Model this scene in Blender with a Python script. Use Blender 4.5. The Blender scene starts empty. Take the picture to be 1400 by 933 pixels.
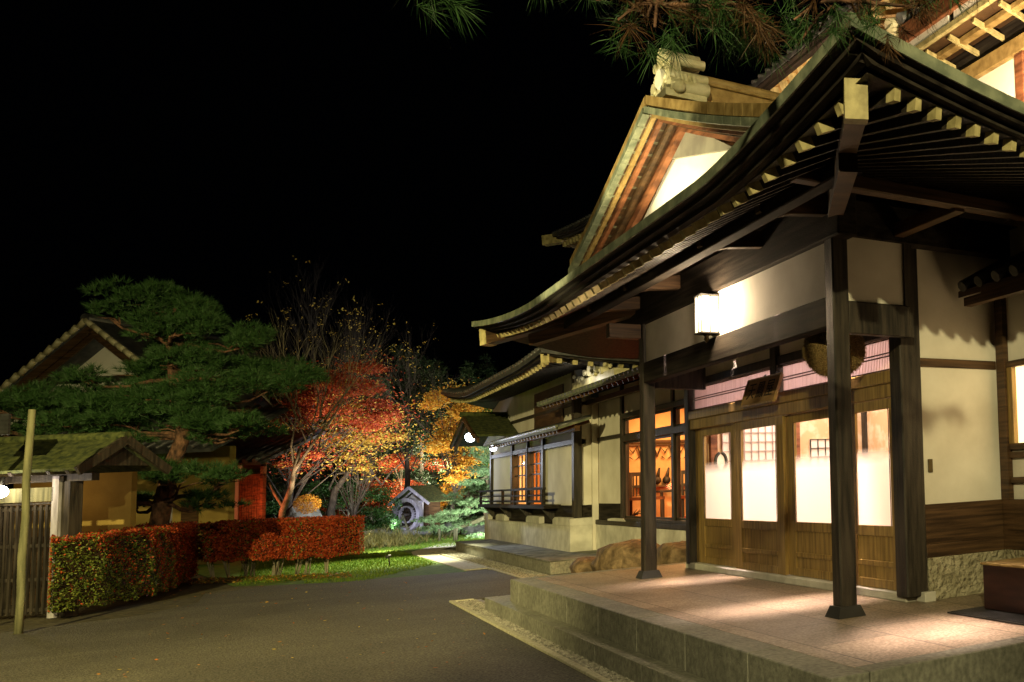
import bpy, math, random
import numpy as np
from mathutils import Matrix, Vector
from math import radians as rad, sin, cos, pi, sqrt
random.seed(7); RNG = np.random.default_rng(7)
S = bpy.context.scene
COL = S.collection
# ---------------------------------------------------------------- camera, sky, exposure
RX = (0.777, 0.019, 0.629); RY = (-0.628, 0.091, 0.773); RZ = (-0.043, -0.996, 0.083)
R = np.array([RX, RY, RZ]); F = 1291.5; PPX, PPY = 1403.6, 532.8; H = 1.6
U_, _, Vt_ = np.linalg.svd(R); R = U_ @ Vt_
cd = bpy.data.cameras.new('camera'); cam = bpy.data.objects.new('camera', cd); COL.objects.link(cam)
M = Matrix.Identity(4)
for i in range(3):
    M[i][0] = R[i, 0]; M[i][1] = -R[i, 1]; M[i][2] = -R[i, 2]
M[2][3] = H
cam.matrix_world = M
cd.sensor_fit = 'HORIZONTAL'; cd.sensor_width = 36; cd.lens = F / 1400 * 36
cd.shift_x = -(PPX - 700) / 1400; cd.shift_y = (PPY - 466.5) / 1400
cd.clip_start = 0.05; cd.clip_end = 500
S.camera = cam
w = bpy.data.worlds.new('World'); S.world = w; w.use_nodes = True
w.node_tree.nodes['Background'].inputs[0].default_value = (0.25, 0.32, 0.5, 1)
w.node_tree.nodes['Background'].inputs[1].default_value = 0.0006
S.view_settings.view_transform = 'Standard'; S.view_settings.look = 'None'
S.view_settings.exposure = 0; S.view_settings.gamma = 1
try:
    S.cycles.max_bounces = 8; S.cycles.sample_clamp_indirect = 4; S.cycles.transparent_max_bounces = 12
    S.cycles.caustics_reflective = False; S.cycles.caustics_refractive = False
except Exception: pass

def P(px, py, D):
    """a point at depth D (m along the camera axis)"""
    v = R @ np.array([(px - PPX) / F * D, (py - PPY) / F * D, D]); return Vector((v[0], v[1], v[2] + H))
def G(px, D, z=0):
    p = P(px, 690 - .0427 * (px - 240), D); return Vector((p.x, p.y, z))
ANG = math.atan2(-.628, .777)

def lamp(kind, loc, power, color, size=.1, to=None, angle=60, blend=.4, sy=None, spread=None):
    l = bpy.data.lights.new('lamp_light', kind); l.energy = power; l.color = color
    if kind == 'AREA':
        l.size = size
        if sy: l.shape = 'RECTANGLE'; l.size_y = sy
        if spread: l.spread = rad(spread)
    else: l.shadow_soft_size = size
    if kind == 'SPOT': l.spot_size = rad(angle); l.spot_blend = blend
    o = bpy.data.objects.new('lamp_light', l); COL.objects.link(o); o.location = loc
    if to is not None:
        o.rotation_euler = (Vector(to) - Vector(loc)).to_track_quat('-Z', 'Y').to_euler()
    return o
# street light outside the frame, behind and left of the camera
lamp('SPOT', (-2.7, -4.4, 5.7), 5400, (1, .86, .42), .07, (2.3, 13, 2.7), 58, .6)
# unseen spot added left of the road to brighten hedge, gate, pine and asphalt
lamp('SPOT', (-6.5, 4.0, 6.5), 17000, (1, .84, .34), .1, (-1.9, 16.5, 0), 68, .9)
# ---------------------------------------------------------------- materials
MATS = {}
def nodes(name):
    m = bpy.data.materials.new(name); m.use_nodes = True; nt = m.node_tree
    return m, nt, nt.nodes['Principled BSDF'], nt.nodes['Material Output']
def noise_mat(name, c1, c2, rough=.8, scale=(4, 4, 4), bump=0, bscale=None, metal=0, spec=.3, detail=6, lo=.35, hi=.65, bdist=.01, c3=None):
    m, nt, b, out = nodes(name); L = nt.links.new
    tc = nt.nodes.new('ShaderNodeTexCoord'); mp = nt.nodes.new('ShaderNodeMapping'); mp.inputs['Scale'].default_value = scale
    L(tc.outputs['Object'], mp.inputs[0])
    n = nt.nodes.new('ShaderNodeTexNoise'); n.inputs['Scale'].default_value = 1; n.inputs['Detail'].default_value = detail
    L(mp.outputs[0], n.inputs['Vector'])
    r = nt.nodes.new('ShaderNodeValToRGB'); r.color_ramp.elements[0].position = lo; r.color_ramp.elements[1].position = hi
    r.color_ramp.elements[0].color = (*c1, 1); r.color_ramp.elements[1].color = (*c2, 1)
    if c3: e = r.color_ramp.elements.new((lo + hi) / 2); e.color = (*c3, 1)
    L(n.outputs['Fac'], r.inputs[0]); L(r.outputs[0], b.inputs['Base Color'])
    b.inputs['Roughness'].default_value = rough; b.inputs['Metallic'].default_value = metal
    b.inputs['Specular IOR Level'].default_value = spec
    if bump:
        n2 = nt.nodes.new('ShaderNodeTexNoise'); n2.inputs['Scale'].default_value = bscale or 60; n2.inputs['Detail'].default_value = 5
        L(tc.outputs['Object'], n2.inputs['Vector'])
        bp = nt.nodes.new('ShaderNodeBump'); bp.inputs['Strength'].default_value = bump; bp.inputs['Distance'].default_value = bdist
        L(n2.outputs['Fac'], bp.inputs['Height']); L(bp.outputs[0], b.inputs['Normal'])
    MATS[name] = m; return m
def leaf_mat(name, c1, c2, c3=None, trans=.35):
    m, nt, b, out = nodes(name); L = nt.links.new
    g = nt.nodes.new('ShaderNodeNewGeometry'); r = nt.nodes.new('ShaderNodeValToRGB')
    r.color_ramp.elements[0].color = (*c1, 1); r.color_ramp.elements[1].color = (*c2, 1)
    if c3: e = r.color_ramp.elements.new(.5); e.color = (*c3, 1)
    L(g.outputs['Random Per Island'], r.inputs[0]); L(r.outputs[0], b.inputs['Base Color'])
    b.inputs['Roughness'].default_value = .55; b.inputs['Specular IOR Level'].default_value = .25
    t = nt.nodes.new('ShaderNodeBsdfTranslucent'); L(r.outputs[0], t.inputs[0])
    mx = nt.nodes.new('ShaderNodeMixShader'); mx.inputs[0].default_value = trans
    L(b.outputs[0], mx.inputs[1]); L(t.outputs[0], mx.inputs[2]); L(mx.outputs[0], out.inputs[0])
    MATS[name] = m; return m
def emit_mat(name, c, s):
    m, nt, b, out = nodes(name); b.inputs['Base Color'].default_value = (*c, 1)
    b.inputs['Emission Color'].default_value = (*c, 1); b.inputs['Emission Strength'].default_value = s
    MATS[name] = m; return m
wood = noise_mat('dark_wood', (.010, .008, .006), (.048, .038, .028), .55, (26, 26, 2.2), .35, 90, spec=.35)
woodh = noise_mat('dark_beam_wood', (.008, .006, .005), (.034, .028, .022), .85, (9, 1.2, 22), .4, 80, spec=.1)
woodm = noise_mat('brown_board_wood', (.03, .016, .008), (.10, .055, .026), .5, (1.6, 1.6, 30), .3, 70)
door_wood = noise_mat('olive_door_wood', (.17, .105, .028), (.37, .24, .075), .4, (24, 24, 2), .2, 90, spec=.5)
redwood = noise_mat('red_brown_wood', (.09, .032, .015), (.26, .10, .045), .6, (6, 3, 18), .3, 50)
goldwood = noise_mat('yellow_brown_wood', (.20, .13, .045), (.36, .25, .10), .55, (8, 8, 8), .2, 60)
copper = noise_mat('weathered_copper', (.10, .12, .085), (.24, .26, .18), .55, (7, 7, 7), .3, 40, c3=(.15, .17, .12))
cap = noise_mat('aged_cream_paint', (.26, .22, .10), (.50, .43, .21), .6, (14, 9, 9), .2, 60)
plaster = noise_mat('cream_plaster', (.60, .56, .48), (.76, .72, .64), .85, (1.6, 1.6, 1.6), .25, 35)
white = noise_mat('white_plaster', (.70, .68, .62), (.8, .78, .73), .85, (1.5, 1.5, 1.5), .15, 40)
ochre = noise_mat('ochre_plaster', (.22, .15, .04), (.36, .26, .07), .9, (1.2, 1.2, 1.2), .3, 20)
conc = noise_mat('pale_concrete', (.50, .48, .42), (.66, .64, .57), .85, (5, 5, 5), .4, 70)
pebbled = noise_mat('roughcast_concrete', (.28, .25, .16), (.44, .40, .28), .9, (8, 8, 8), 1, 20, bdist=.09)
granite = noise_mat('pink_granite', (.20, .15, .10), (.42, .33, .24), .5, (45, 45, 45), .2, 90, spec=.5, detail=4, lo=.38, hi=.62)
granedge = noise_mat('grey_green_granite', (.14, .138, .115), (.29, .285, .235), .65, (30, 22, 22), .5, 60, detail=8, lo=.3, hi=.7)
asphalt = noise_mat('asphalt', (.032, .028, .019), (.15, .135, .095), .8, (48, 48, 48), 1, 60, detail=8, spec=.35, lo=.36, hi=.66, bdist=.02)
soil = noise_mat('leafy_soil', (.03, .025, .012), (.09, .075, .03), .95, (9, 9, 9), .8, 30)
grassm = noise_mat('lawn_turf', (.04, .09, .010), (.10, .17, .02), .9, (5, 5, 5), .9, 60)
moss = noise_mat('moss', (.018, .026, .008), (.075, .085, .024), .95, (12, 12, 12), 1, 45)
tile = noise_mat('grey_roof_tile', (.03, .032, .034), (.09, .092, .095), .38, (6, 6, 6), .3, 50, spec=.6)
ridgem = noise_mat('glazed_ridge_tile', (.46, .42, .24), (.64, .60, .42), .45, (9, 9, 9), .3, 30, spec=.5)
rock = noise_mat('brown_rock', (.10, .065, .035), (.28, .19, .11), .85, (4, 4, 4), 1, 12, bdist=.04)
rockg = noise_mat('grey_rock', (.07, .07, .06), (.22, .22, .19), .9, (4, 4, 4), 1, 12, bdist=.04)
kerb = noise_mat('kerb_stone', (.30, .28, .20), (.45, .42, .32), .85, (20, 20, 20), .3, 60)
pebble = noise_mat('river_pebbles', (.08, .075, .06), (.32, .30, .26), .7, (18, 18, 18), .3, 60)
bark = noise_mat('red_pine_bark', (.025, .014, .009), (.17, .085, .05), .9, (14, 14, 6), 1, 16, bdist=.03)
barkg = noise_mat('grey_bark', (.09, .075, .05), (.30, .26, .19), .9, (9, 9, 4), .8, 20, bdist=.02)
barkd = noise_mat('dark_grey_bark', (.018, .013, .009), (.06, .045, .032), .9, (9, 9, 4), .5, 20)
pale_wood = noise_mat('weathered_pale_wood', (.08, .08, .04), (.18, .17, .09), .8, (24, 24, 2), .4, 60)
lilac_wood = noise_mat('lilac_grey_wood', (.24, .22, .24), (.42, .40, .44), .7, (14, 14, 3), .4, 50)
black = noise_mat('black_metal', (.012, .012, .012), (.03, .03, .03), .45, spec=.5)
bronze = noise_mat('dark_bronze', (.04, .03, .015), (.12, .09, .04), .4, (9, 9, 9), metal=.6)
straw = noise_mat('cedar_needle_ball', (.10, .06, .02), (.34, .23, .09), .95, (90, 90, 90), 1, 90, detail=3, bdist=.03)
boxw = noise_mat('red_brown_lacquer', (.014, .006, .005), (.035, .014, .010), .4, (3, 3, 18), .1, 60)
redfloor = noise_mat('red_carpet', (.36, .02, .015), (.5, .03, .02), .95, (6, 6, 6))
roomwall = noise_mat('amber_wall', (.56, .36, .17), (.68, .46, .24), .85, (3, 3, 3), .2, 20)
ink = noise_mat('black_ink', (.01, .01, .01), (.02, .02, .02), .7)
signw = noise_mat('name_board_wood', (.22, .12, .05), (.42, .26, .13), .6, (12, 3, 12), .2, 50)
paper = noise_mat('shoji_paper', (.78, .72, .64), (.85, .80, .74), .8)
reed = noise_mat('reed_screen', (.45, .34, .32), (.60, .48, .46), .8, (2, 60, 2), .2, 60)
lantern_paper = emit_mat('lantern_paper', (1, .78, .45), 4.5)
bulb = emit_mat('floodlight_glass', (.85, .92, 1), 25)
bulbw = emit_mat('warm_globe', (1, .85, .62), 30)
litwin = emit_mat('lit_window_pane', (1, .70, .34), 2.6)
shoji_lit = emit_mat('lit_paper_lamp', (1, .42, .1), 2.2)
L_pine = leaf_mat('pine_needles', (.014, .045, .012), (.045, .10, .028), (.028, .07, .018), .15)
L_lit = leaf_mat('floodlit_pine_needles', (.10, .19, .07), (.26, .36, .18), (.17, .28, .11), .3)  # needle colour made paler to look floodlit
L_brown = leaf_mat('brown_needles', (.04, .02, .01), (.10, .05, .02), None, .1)
L_red = leaf_mat('red_maple_leaves', (.20, .025, .012), (.50, .12, .03), (.34, .05, .02), .45)
L_yel = leaf_mat('yellow_maple_leaves', (.50, .33, .04), (.66, .50, .12), None, .5)
L_org = leaf_mat('orange_maple_leaves', (.46, .17, .02), (.66, .42, .06), (.58, .28, .03), .5)
L_hedge_r = leaf_mat('red_hedge_leaves', (.20, .022, .008), (.58, .12, .03), (.36, .05, .015), .3)
L_hedge_g = leaf_mat('green_hedge_leaves', (.05, .085, .012), (.24, .26, .05), (.11, .14, .02), .3)
L_green = leaf_mat('shrub_leaves', (.02, .06, .012), (.07, .15, .03), (.04, .10, .02), .3)
L_bright = leaf_mat('bright_green_leaves', (.05, .20, .03), (.12, .36, .06), None, .4)
L_dark = leaf_mat('conifer_needles', (.012, .028, .012), (.035, .06, .022), None, .1)
L_olive = leaf_mat('olive_shrub_leaves', (.07, .08, .02), (.20, .18, .05), (.12, .10, .03), .3)
L_grass = leaf_mat('grass_blades', (.05, .10, .01), (.20, .24, .03), (.09, .18, .015), .3)
L_fallen = leaf_mat('fallen_leaves', (.25, .12, .02), (.6, .45, .05), (.3, .08, .02), .2)

def granite_tiles():
    m = granite; nt = m.node_tree; L = nt.links.new; b = nt.nodes['Principled BSDF']
    tc = nt.nodes.new('ShaderNodeTexCoord'); br = nt.nodes.new('ShaderNodeTexBrick'); mp = nt.nodes.new('ShaderNodeMapping')
    mp.inputs['Rotation'].default_value = (0, 0, rad(90)); mp.inputs['Location'].default_value = (.03, .25, 0)
    L(tc.outputs['Object'], mp.inputs[0]); L(mp.outputs[0], br.inputs['Vector'])
    br.inputs['Scale'].default_value = 1; br.inputs['Mortar Size'].default_value = .006; br.inputs['Brick Width'].default_value = .9; br.inputs['Row Height'].default_value = .6
    br.inputs['Color1'].default_value = (1, 1, 1, 1); br.inputs['Color2'].default_value = (.74, .76, .78, 1); br.inputs['Mortar'].default_value = (.22, .2, .18, 1)
    mx = nt.nodes.new('ShaderNodeMix'); mx.data_type = 'RGBA'; mx.blend_type = 'MULTIPLY'; mx.inputs['Factor'].default_value = 1
    src = b.inputs['Base Color'].links[0].from_socket
    L(src, mx.inputs['A']); L(br.outputs['Color'], mx.inputs['B']); L(mx.outputs['Result'], b.inputs['Base Color'])
granite_tiles()
def patchy(m, scale, lo, dist=0):
    nt = m.node_tree; L = nt.links.new; b = nt.nodes['Principled BSDF']; tc = nt.nodes.new('ShaderNodeTexCoord')
    n = nt.nodes.new('ShaderNodeTexNoise'); n.inputs['Scale'].default_value = scale; n.inputs['Detail'].default_value = 7; n.inputs['Distortion'].default_value = dist
    L(tc.outputs['Object'], n.inputs['Vector']); r = nt.nodes.new('ShaderNodeValToRGB'); r.color_ramp.elements[0].position = .38; r.color_ramp.elements[1].position = .62
    r.color_ramp.elements[0].color = (lo, lo, lo, 1); L(n.outputs['Fac'], r.inputs[0])
    mx = nt.nodes.new('ShaderNodeMix'); mx.data_type = 'RGBA'; mx.blend_type = 'MULTIPLY'; mx.inputs['Factor'].default_value = 1
    L(b.inputs['Base Color'].links[0].from_socket, mx.inputs['A']); L(r.outputs[0], mx.inputs['B']); L(mx.outputs['Result'], b.inputs['Base Color'])
patchy(asphalt, .5, .72, 1.5); patchy(granite, 1.3, .72, 1); patchy(granedge, 1.8, .75, 1); patchy(plaster, .9, .86); patchy(conc, 1.1, .75); patchy(rock, 6, .55, 1)
def glass_mat(name, frost_z=None):
    m, nt, b, out = nodes(name); L = nt.links.new
    tr = nt.nodes.new('ShaderNodeBsdfTransparent'); tr.inputs[0].default_value = (.96, .96, .96, 1)
    gl = nt.nodes.new('ShaderNodeBsdfGlossy'); gl.inputs['Roughness'].default_value = .03
    mx = nt.nodes.new('ShaderNodeMixShader'); mx.inputs[0].default_value = .04; L(tr.outputs[0], mx.inputs[1]); L(gl.outputs[0], mx.inputs[2])
    res = mx
    if frost_z:
        t = nt.nodes.new('ShaderNodeBsdfTranslucent'); t.inputs[0].default_value = (.95, .93, .9, 1)
        d = nt.nodes.new('ShaderNodeBsdfDiffuse'); d.inputs[0].default_value = (.8, .8, .8, 1)
        m2 = nt.nodes.new('ShaderNodeMixShader'); m2.inputs[0].default_value = .1; L(t.outputs[0], m2.inputs[1]); L(d.outputs[0], m2.inputs[2])
        g = nt.nodes.new('ShaderNodeNewGeometry'); sx = nt.nodes.new('ShaderNodeSeparateXYZ'); L(g.outputs['Position'], sx.inputs[0])
        mr = nt.nodes.new('ShaderNodeMapRange'); mr.inputs['From Min'].default_value = frost_z; mr.inputs['From Max'].default_value = frost_z + .16
        L(sx.outputs[2], mr.inputs[0]); m3 = nt.nodes.new('ShaderNodeMixShader')
        L(mr.outputs[0], m3.inputs[0]); L(m2.outputs[0], m3.inputs[1]); L(mx.outputs[0], m3.inputs[2]); res = m3
    L(res.outputs[0], out.inputs[0]); nt.nodes.remove(b); MATS[name] = m; return m
glass = glass_mat('clear_glass'); frosted = glass_mat('half_frosted_glass', 1.70)
# ---------------------------------------------------------------- mesh helpers
ROOT = {}
def tag(o, label=None, cat=None, group=None, kind=None):
    if label: o['label'] = label
    if cat: o['category'] = cat
    if group: o['group'] = group
    if kind: o['kind'] = kind
    return o
def thing(name, label, cat, loc=(0, 0, 0), rz=0, group=None):
    o = bpy.data.objects.new(name, None); COL.objects.link(o); o.empty_display_size = .2
    o.location = loc; o.rotation_euler = (0, 0, rz)
    ROOT[o.name] = Matrix.Translation(Vector(loc)) @ Matrix.Rotation(rz, 4, 'Z')
    return tag(o, label, cat, group)
def copy_tree(o, parent=None):
    c = o.copy(); COL.objects.link(c)
    if parent: c.parent = parent
    for ch in list(o.children): copy_tree(ch, c)
    return c
class MB:
    def __init__(s): s.v = []; s.f = []; s.m = []; s.mi = 0; s.smooth = []
    def add(s, vs, fs, sm=False):
        o = len(s.v); s.v += [tuple(v) for v in vs]
        for f in fs: s.f.append(tuple(o + i for i in f)); s.m.append(s.mi); s.smooth.append(sm)
        return s
    def box(s, x0, x1, y0, y1, z0, z1):
        return s.add([(x0, y0, z0), (x1, y0, z0), (x1, y1, z0), (x0, y1, z0), (x0, y0, z1), (x1, y0, z1), (x1, y1, z1), (x0, y1, z1)],
                     [(0, 3, 2, 1), (4, 5, 6, 7), (0, 1, 5, 4), (1, 2, 6, 5), (2, 3, 7, 6), (3, 0, 4, 7)])
    def beam(s, a, b, w_, h, up=(0, 0, 1), w2=None, h2=None):
        a = Vector(a); b = Vector(b); d = (b - a).normalized(); u = Vector(up); r = d.cross(u).normalized(); u = r.cross(d)
        vs = []
        for p, ww, hh in ((a, w_, h), (b, w2 or w_, h2 or h)):
            for i, j in ((-1, -1), (1, -1), (1, 1), (-1, 1)): vs.append(p + r * i * ww / 2 + u * j * hh / 2)
        return s.add(vs, [(3, 2, 1, 0), (4, 5, 6, 7), (0, 1, 5, 4), (1, 2, 6, 5), (2, 3, 7, 6), (3, 0, 4, 7)])
    def tube(s, pts, rs, n=8, capit=True):
        pts = [Vector(p) for p in pts]
        if not hasattr(rs, '__len__'): rs = [rs] * len(pts)
        vs = []; fs = []; ref = None
        for i, p in enumerate(pts):
            d = (pts[min(i + 1, len(pts) - 1)] - pts[max(i - 1, 0)])
            if d.length < 1e-6: d = Vector((0, 0, 1))
            d.normalize()
            if ref is None: ref = Vector((1, 0, 0)) if abs(d.x) < .8 else Vector((0, 1, 0))
            a = d.cross(ref).normalized(); b_ = d.cross(a)
            for k in range(n): vs.append(p + (a * cos(2 * pi * k / n) + b_ * sin(2 * pi * k / n)) * rs[i])
        for i in range(len(pts) - 1):
            for k in range(n): fs.append((i * n + k, i * n + (k + 1) % n, (i + 1) * n + (k + 1) % n, (i + 1) * n + k))
        s.add(vs, fs, n > 5)
        if capit:
            o = len(s.v) - len(vs)
            s.f.append(tuple(o + k for k in range(n))[::-1]); s.m.append(s.mi); s.smooth.append(False)
            s.f.append(tuple(o + (len(pts) - 1) * n + k for k in range(n))); s.m.append(s.mi); s.smooth.append(False)
        return s
    def grid(s, rows, sm=False, close=False):
        n = len(rows[0]); vs = [p for r in rows for p in r]; fs = []
        for i in range(len(rows) - 1):
            for k in range(n - (0 if close else 1)):
                fs.append((i * n + k, i * n + (k + 1) % n, (i + 1) * n + (k + 1) % n, (i + 1) * n + k))
        return s.add(vs, fs, sm)
    def prism(s, poly, axis, a, b):
        """poly of 2-D points extruded along axis 0/1/2 from a to b"""
        n = len(poly)
        def mk(p, t):
            q = [0, 0, 0]; o = [i for i in range(3) if i != axis]; q[o[0]] = p[0]; q[o[1]] = p[1]; q[axis] = t; return tuple(q)
        vs = [mk(p, a) for p in poly] + [mk(p, b) for p in poly]
        return s.add(vs, [tuple(range(n))[::-1], tuple(range(n, 2 * n))] + [(i, (i + 1) % n, n + (i + 1) % n, n + i) for i in range(n)])
    def ball(s, c, r, n=12, sq=(1, 1, 1), jit=0):
        rows = []
        for i in range(n // 2 + 1):
            t = pi * i / (n // 2); row = []
            for k in range(n):
                a = 2 * pi * k / n; j = 1 + (jit * (random.random() - .5) if 0 < i < n // 2 else 0)
                row.append((c[0] + r * sq[0] * sin(t) * cos(a) * j, c[1] + r * sq[1] * sin(t) * sin(a) * j, c[2] + r * sq[2] * cos(t) * j))
            rows.append(row)
        return s.grid(rows, True, True)
    def build(s, name, mats, parent=None, local=False, bevel=0, label=None, fixn=True):
        me = bpy.data.meshes.new(name); vs = s.v
        if parent is not None and not local:
            r = parent
            while r.parent: r = r.parent
            inv = ROOT[r.name].inverted()
            vs = [tuple(inv @ Vector(v)) for v in vs]
        me.from_pydata(vs, [], s.f)
        if not isinstance(mats, (list, tuple)): mats = [mats]
        for m in mats: me.materials.append(m)
        me.polygons.foreach_set('material_index', s.m); me.polygons.foreach_set('use_smooth', s.smooth); me.update()
        o = bpy.data.objects.new(name, me); COL.objects.link(o)
        if parent is not None: o.parent = parent
        if bevel:
            b = o.modifiers.new('bevel', 'BEVEL'); b.width = bevel; b.segments = 1; b.limit_method = 'ANGLE'
        if label: o['label'] = label
        return o
def fast_mesh(name, verts, k, mats, midx=None, parent=None, rigid=True):
    """verts (N*k,3): N faces of k corners"""
    if parent is not None:
        r = parent
        while r.parent: r = r.parent
        inv = np.array(ROOT[r.name].inverted()); verts = verts @ inv[:3, :3].T + inv[:3, 3]
    n = len(verts) // k
    me = bpy.data.meshes.new(name); me.vertices.add(len(verts)); me.vertices.foreach_set('co', verts.astype(np.float32).ravel())
    me.loops.add(n * k); me.loops.foreach_set('vertex_index', np.arange(n * k, dtype=np.int32))
    me.polygons.add(n); me.polygons.foreach_set('loop_start', np.arange(0, n * k, k, dtype=np.int32))
    me.polygons.foreach_set('loop_total', np.full(n, k, dtype=np.int32))
    if not isinstance(mats, (list, tuple)): mats = [mats]
    for m in mats: me.materials.append(m)
    if midx is not None: me.polygons.foreach_set('material_index', np.asarray(midx, dtype=np.int32))
    me.update(calc_edges=True)
    o = bpy.data.objects.new(name, me); COL.objects.link(o)
    if parent is not None: o.parent = parent
    return o
def unit(n):
    v = RNG.normal(size=(n, 3)); return v / np.linalg.norm(v, axis=1)[:, None]
def leaf_quads(c, size, flat=0.0, aspect=.65):
    n = len(c); a = unit(n); a[:, 2] *= (1 - flat); a /= np.linalg.norm(a, axis=1)[:, None]
    b = np.cross(a, unit(n)); b[:, 2] *= (1 - flat); b /= np.linalg.norm(b, axis=1)[:, None] + 1e-9
    s = size * RNG.uniform(.6, 1.3, n)[:, None]
    return np.stack([c - a * s, c + b * s * aspect * .6 - a * s * .1, c + a * s, c - b * s * aspect * .6 - a * s * .1], 1).reshape(-1, 3)
def needles(c, dirs, length, width, per=12, cone=.9, up=.3):
    n = len(c); c = np.repeat(c, per, 0); d = np.repeat(dirs, per, 0) + unit(n * per) * cone; d[:, 2] += up
    d /= np.linalg.norm(d, axis=1)[:, None]; L_ = length * RNG.uniform(.7, 1.15, n * per)[:, None]
    s = np.cross(d, unit(n * per)); s /= np.linalg.norm(s, axis=1)[:, None]
    return np.stack([c - s * width, c + s * width, c + d * L_], 1).reshape(-1, 3)
def ell(n, c, r, shell=.35):
    u = unit(n); t = RNG.uniform(shell, 1, n)[:, None] ** .5
    return np.array(c) + u * t * np.array(r), u
def twigs(mb, base, d, length, r, depth, rng, spread=.5, n=3, up=.15, sides=4, out=None):
    d = Vector(d).normalized(); p = Vector(base); pts = [p.copy()]; rs = [r]; segs = 4
    for i in range(segs):
        d = (d + Vector((rng.uniform(-1, 1), rng.uniform(-1, 1), rng.uniform(-.6, .6) + up)) * .22).normalized()
        p = p + d * length / segs; pts.append(p.copy()); rs.append(r * (1 - .5 * (i + 1) / segs))
        if depth > 0 and i >= 1:
            for _ in range(n if i == segs - 1 else 1):
                nd = (d + Vector((rng.uniform(-1, 1), rng.uniform(-1, 1), rng.uniform(-.5, .8))) * spread).normalized()
                twigs(mb, p, nd, length * rng.uniform(.5, .75), rs[-1] * .7, depth - 1, rng, spread, n, up, sides, out)
    mb.tube(pts, rs, sides if r > .01 else 3, False)
    if out is not None: out.append(p.copy())
def struct(name, mb, m):
    return tag(mb.build(name, m), kind='structure')
# ---------------------------------------------------------------- ground
struct('ground', MB().box(-120, 120, -40, 160, -.3, -.012), soil)
def sheet(name, poly, z, m, kind='structure', th=.02):
    o = MB().prism(poly, 2, z - th, z).build(name, m); return tag(o, kind=kind)
road = [(-2.7, 18.5), (-1.3, 19.2), (-.75, 20.6), (-.72, 22.6), (-.3, 23.6), (.4, 22.9), (1.1, 22.4), (2.8, 22.2), (3.75, 22.1), (3.75, 16.35), (2.19, 16.35), (2.3, 4.0), (2.3, -20), (-14, -20), (-14, 12)]
sheet('road', road, .004, asphalt)
sheet('lawn', [(-.3, 23.6), (.4, 22.9), (1.1, 22.4), (2.8, 22.2), (3.3, 22.2), (3.3, 28), (3.3, 30.5), (4.0, 33.5), (7, 35), (9, 50), (-1.0, 50), (-1.2, 30)], 0.0, grassm)
sheet('garden_path', [(3.3, 22.6), (3.72, 22.6), (3.66, 30.3), (5.2, 35), (4.6, 35.5), (3.32, 31.5), (3.2, 30)], .012, kerb)
def gravel(name, x0, x1, y0, y1, n, r, m=pebble):
    c = np.stack([RNG.uniform(x0, x1, n), RNG.uniform(y0, y1, n), RNG.uniform(0, .012, n)], 1)
    o_ = np.array([(1, 0, 0), (0, 1, 0), (-1, 0, 0), (0, -1, 0), (0, 0, .8)])
    s = RNG.uniform(.5, 1.2, n)[:, None, None] * r
    an = RNG.uniform(0, 6.28, n); ca, sa = np.cos(an), np.sin(an)
    pts = np.stack([o_[None, :, 0] * ca[:, None] - o_[None, :, 1] * sa[:, None], o_[None, :, 0] * sa[:, None] + o_[None, :, 1] * ca[:, None], np.repeat(o_[None, :, 2], n, 0)], 2) * s * np.array([1, .75, 1]) + c[:, None, :]
    tri = pts[:, [0, 1, 4, 1, 2, 4, 2, 3, 4, 3, 0, 4], :].reshape(-1, 3)
    o = fast_mesh(name, tri, 3, m); tag(o, kind='stuff'); return o
sheet('gravel_bed', [(2.2, 4.0), (2.6, 4.0), (2.6, 16.3), (2.2, 16.3)], .002, pebble)
tag(gravel('gravel', 2.28, 2.52, 4.2, 16.2, 9000, .016), 'grey pebbles with fallen leaves between the kerb and the stone step', 'gravel')
sheet('drain_bed', [(3.76, 15.5), (4.22, 15.5), (4.22, 31.5), (3.72, 31.5)], .002, pebble)
tag(gravel('gravel', 3.78, 4.18, 17, 31, 6000, .022), 'pale pebble strip beside the far low platform', 'gravel')
# fallen leaves and grass
n = 280
c = np.stack([RNG.uniform(-1.2, 2.5, n), RNG.uniform(8, 24, n), np.full(n, .012)], 1)
fl = fast_mesh('fallen_leaves', leaf_quads(c, .022, .9), 4, L_fallen); tag(fl, 'small yellow leaves scattered on the asphalt and gravel', 'leaves', kind='stuff')
n = 60000
px = RNG.uniform(-.3, 8, n); py = RNG.uniform(22.2, 42, n)
ok = ~((px > 3.15) & (py < 33)) & (py > 23.8 - (px + .3) * 1.0) & (px < 4 + (py - 33) * .5 + 3)
ok &= (py > 23.9) | (px > .7)
c = np.stack([px, py, np.zeros(n)], 1)[ok]
nd = needles(c, np.tile([0, 0, 1.], (len(c), 1)), .05, .006, 2, .5, .2)
tag(fast_mesh('grass', nd, 3, L_grass), 'short bright green grass of the lawn by the hedge end', 'grass', kind='stuff')
# kerbs
k = MB().box(2.19, 2.25, 4.0, 16.3, -.05, .03); tag(k.build('kerb_strip', kerb, bevel=.005), kind='structure')
k = MB().box(2.25, 2.5, 16.24, 16.3, -.05, .025); tag(k.build('kerb_strip', kerb, bevel=.005), kind='structure')
k = MB().box(3.71, 3.76, 16.3, 31, -.05, .02); tag(k.build('kerb_strip', kerb, bevel=.005), kind='structure')

# ---------------------------------------------------------------- stone platform and step
plat = thing('stone_platform', 'raised granite porch platform with pink floor slabs and grey edge blocks', 'platform', (2.6, 5.1, 0))
MB().box(2.80, 5.6, 5.2, 13.72, .0, .45).build('floor_slabs', granite, plat)
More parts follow.
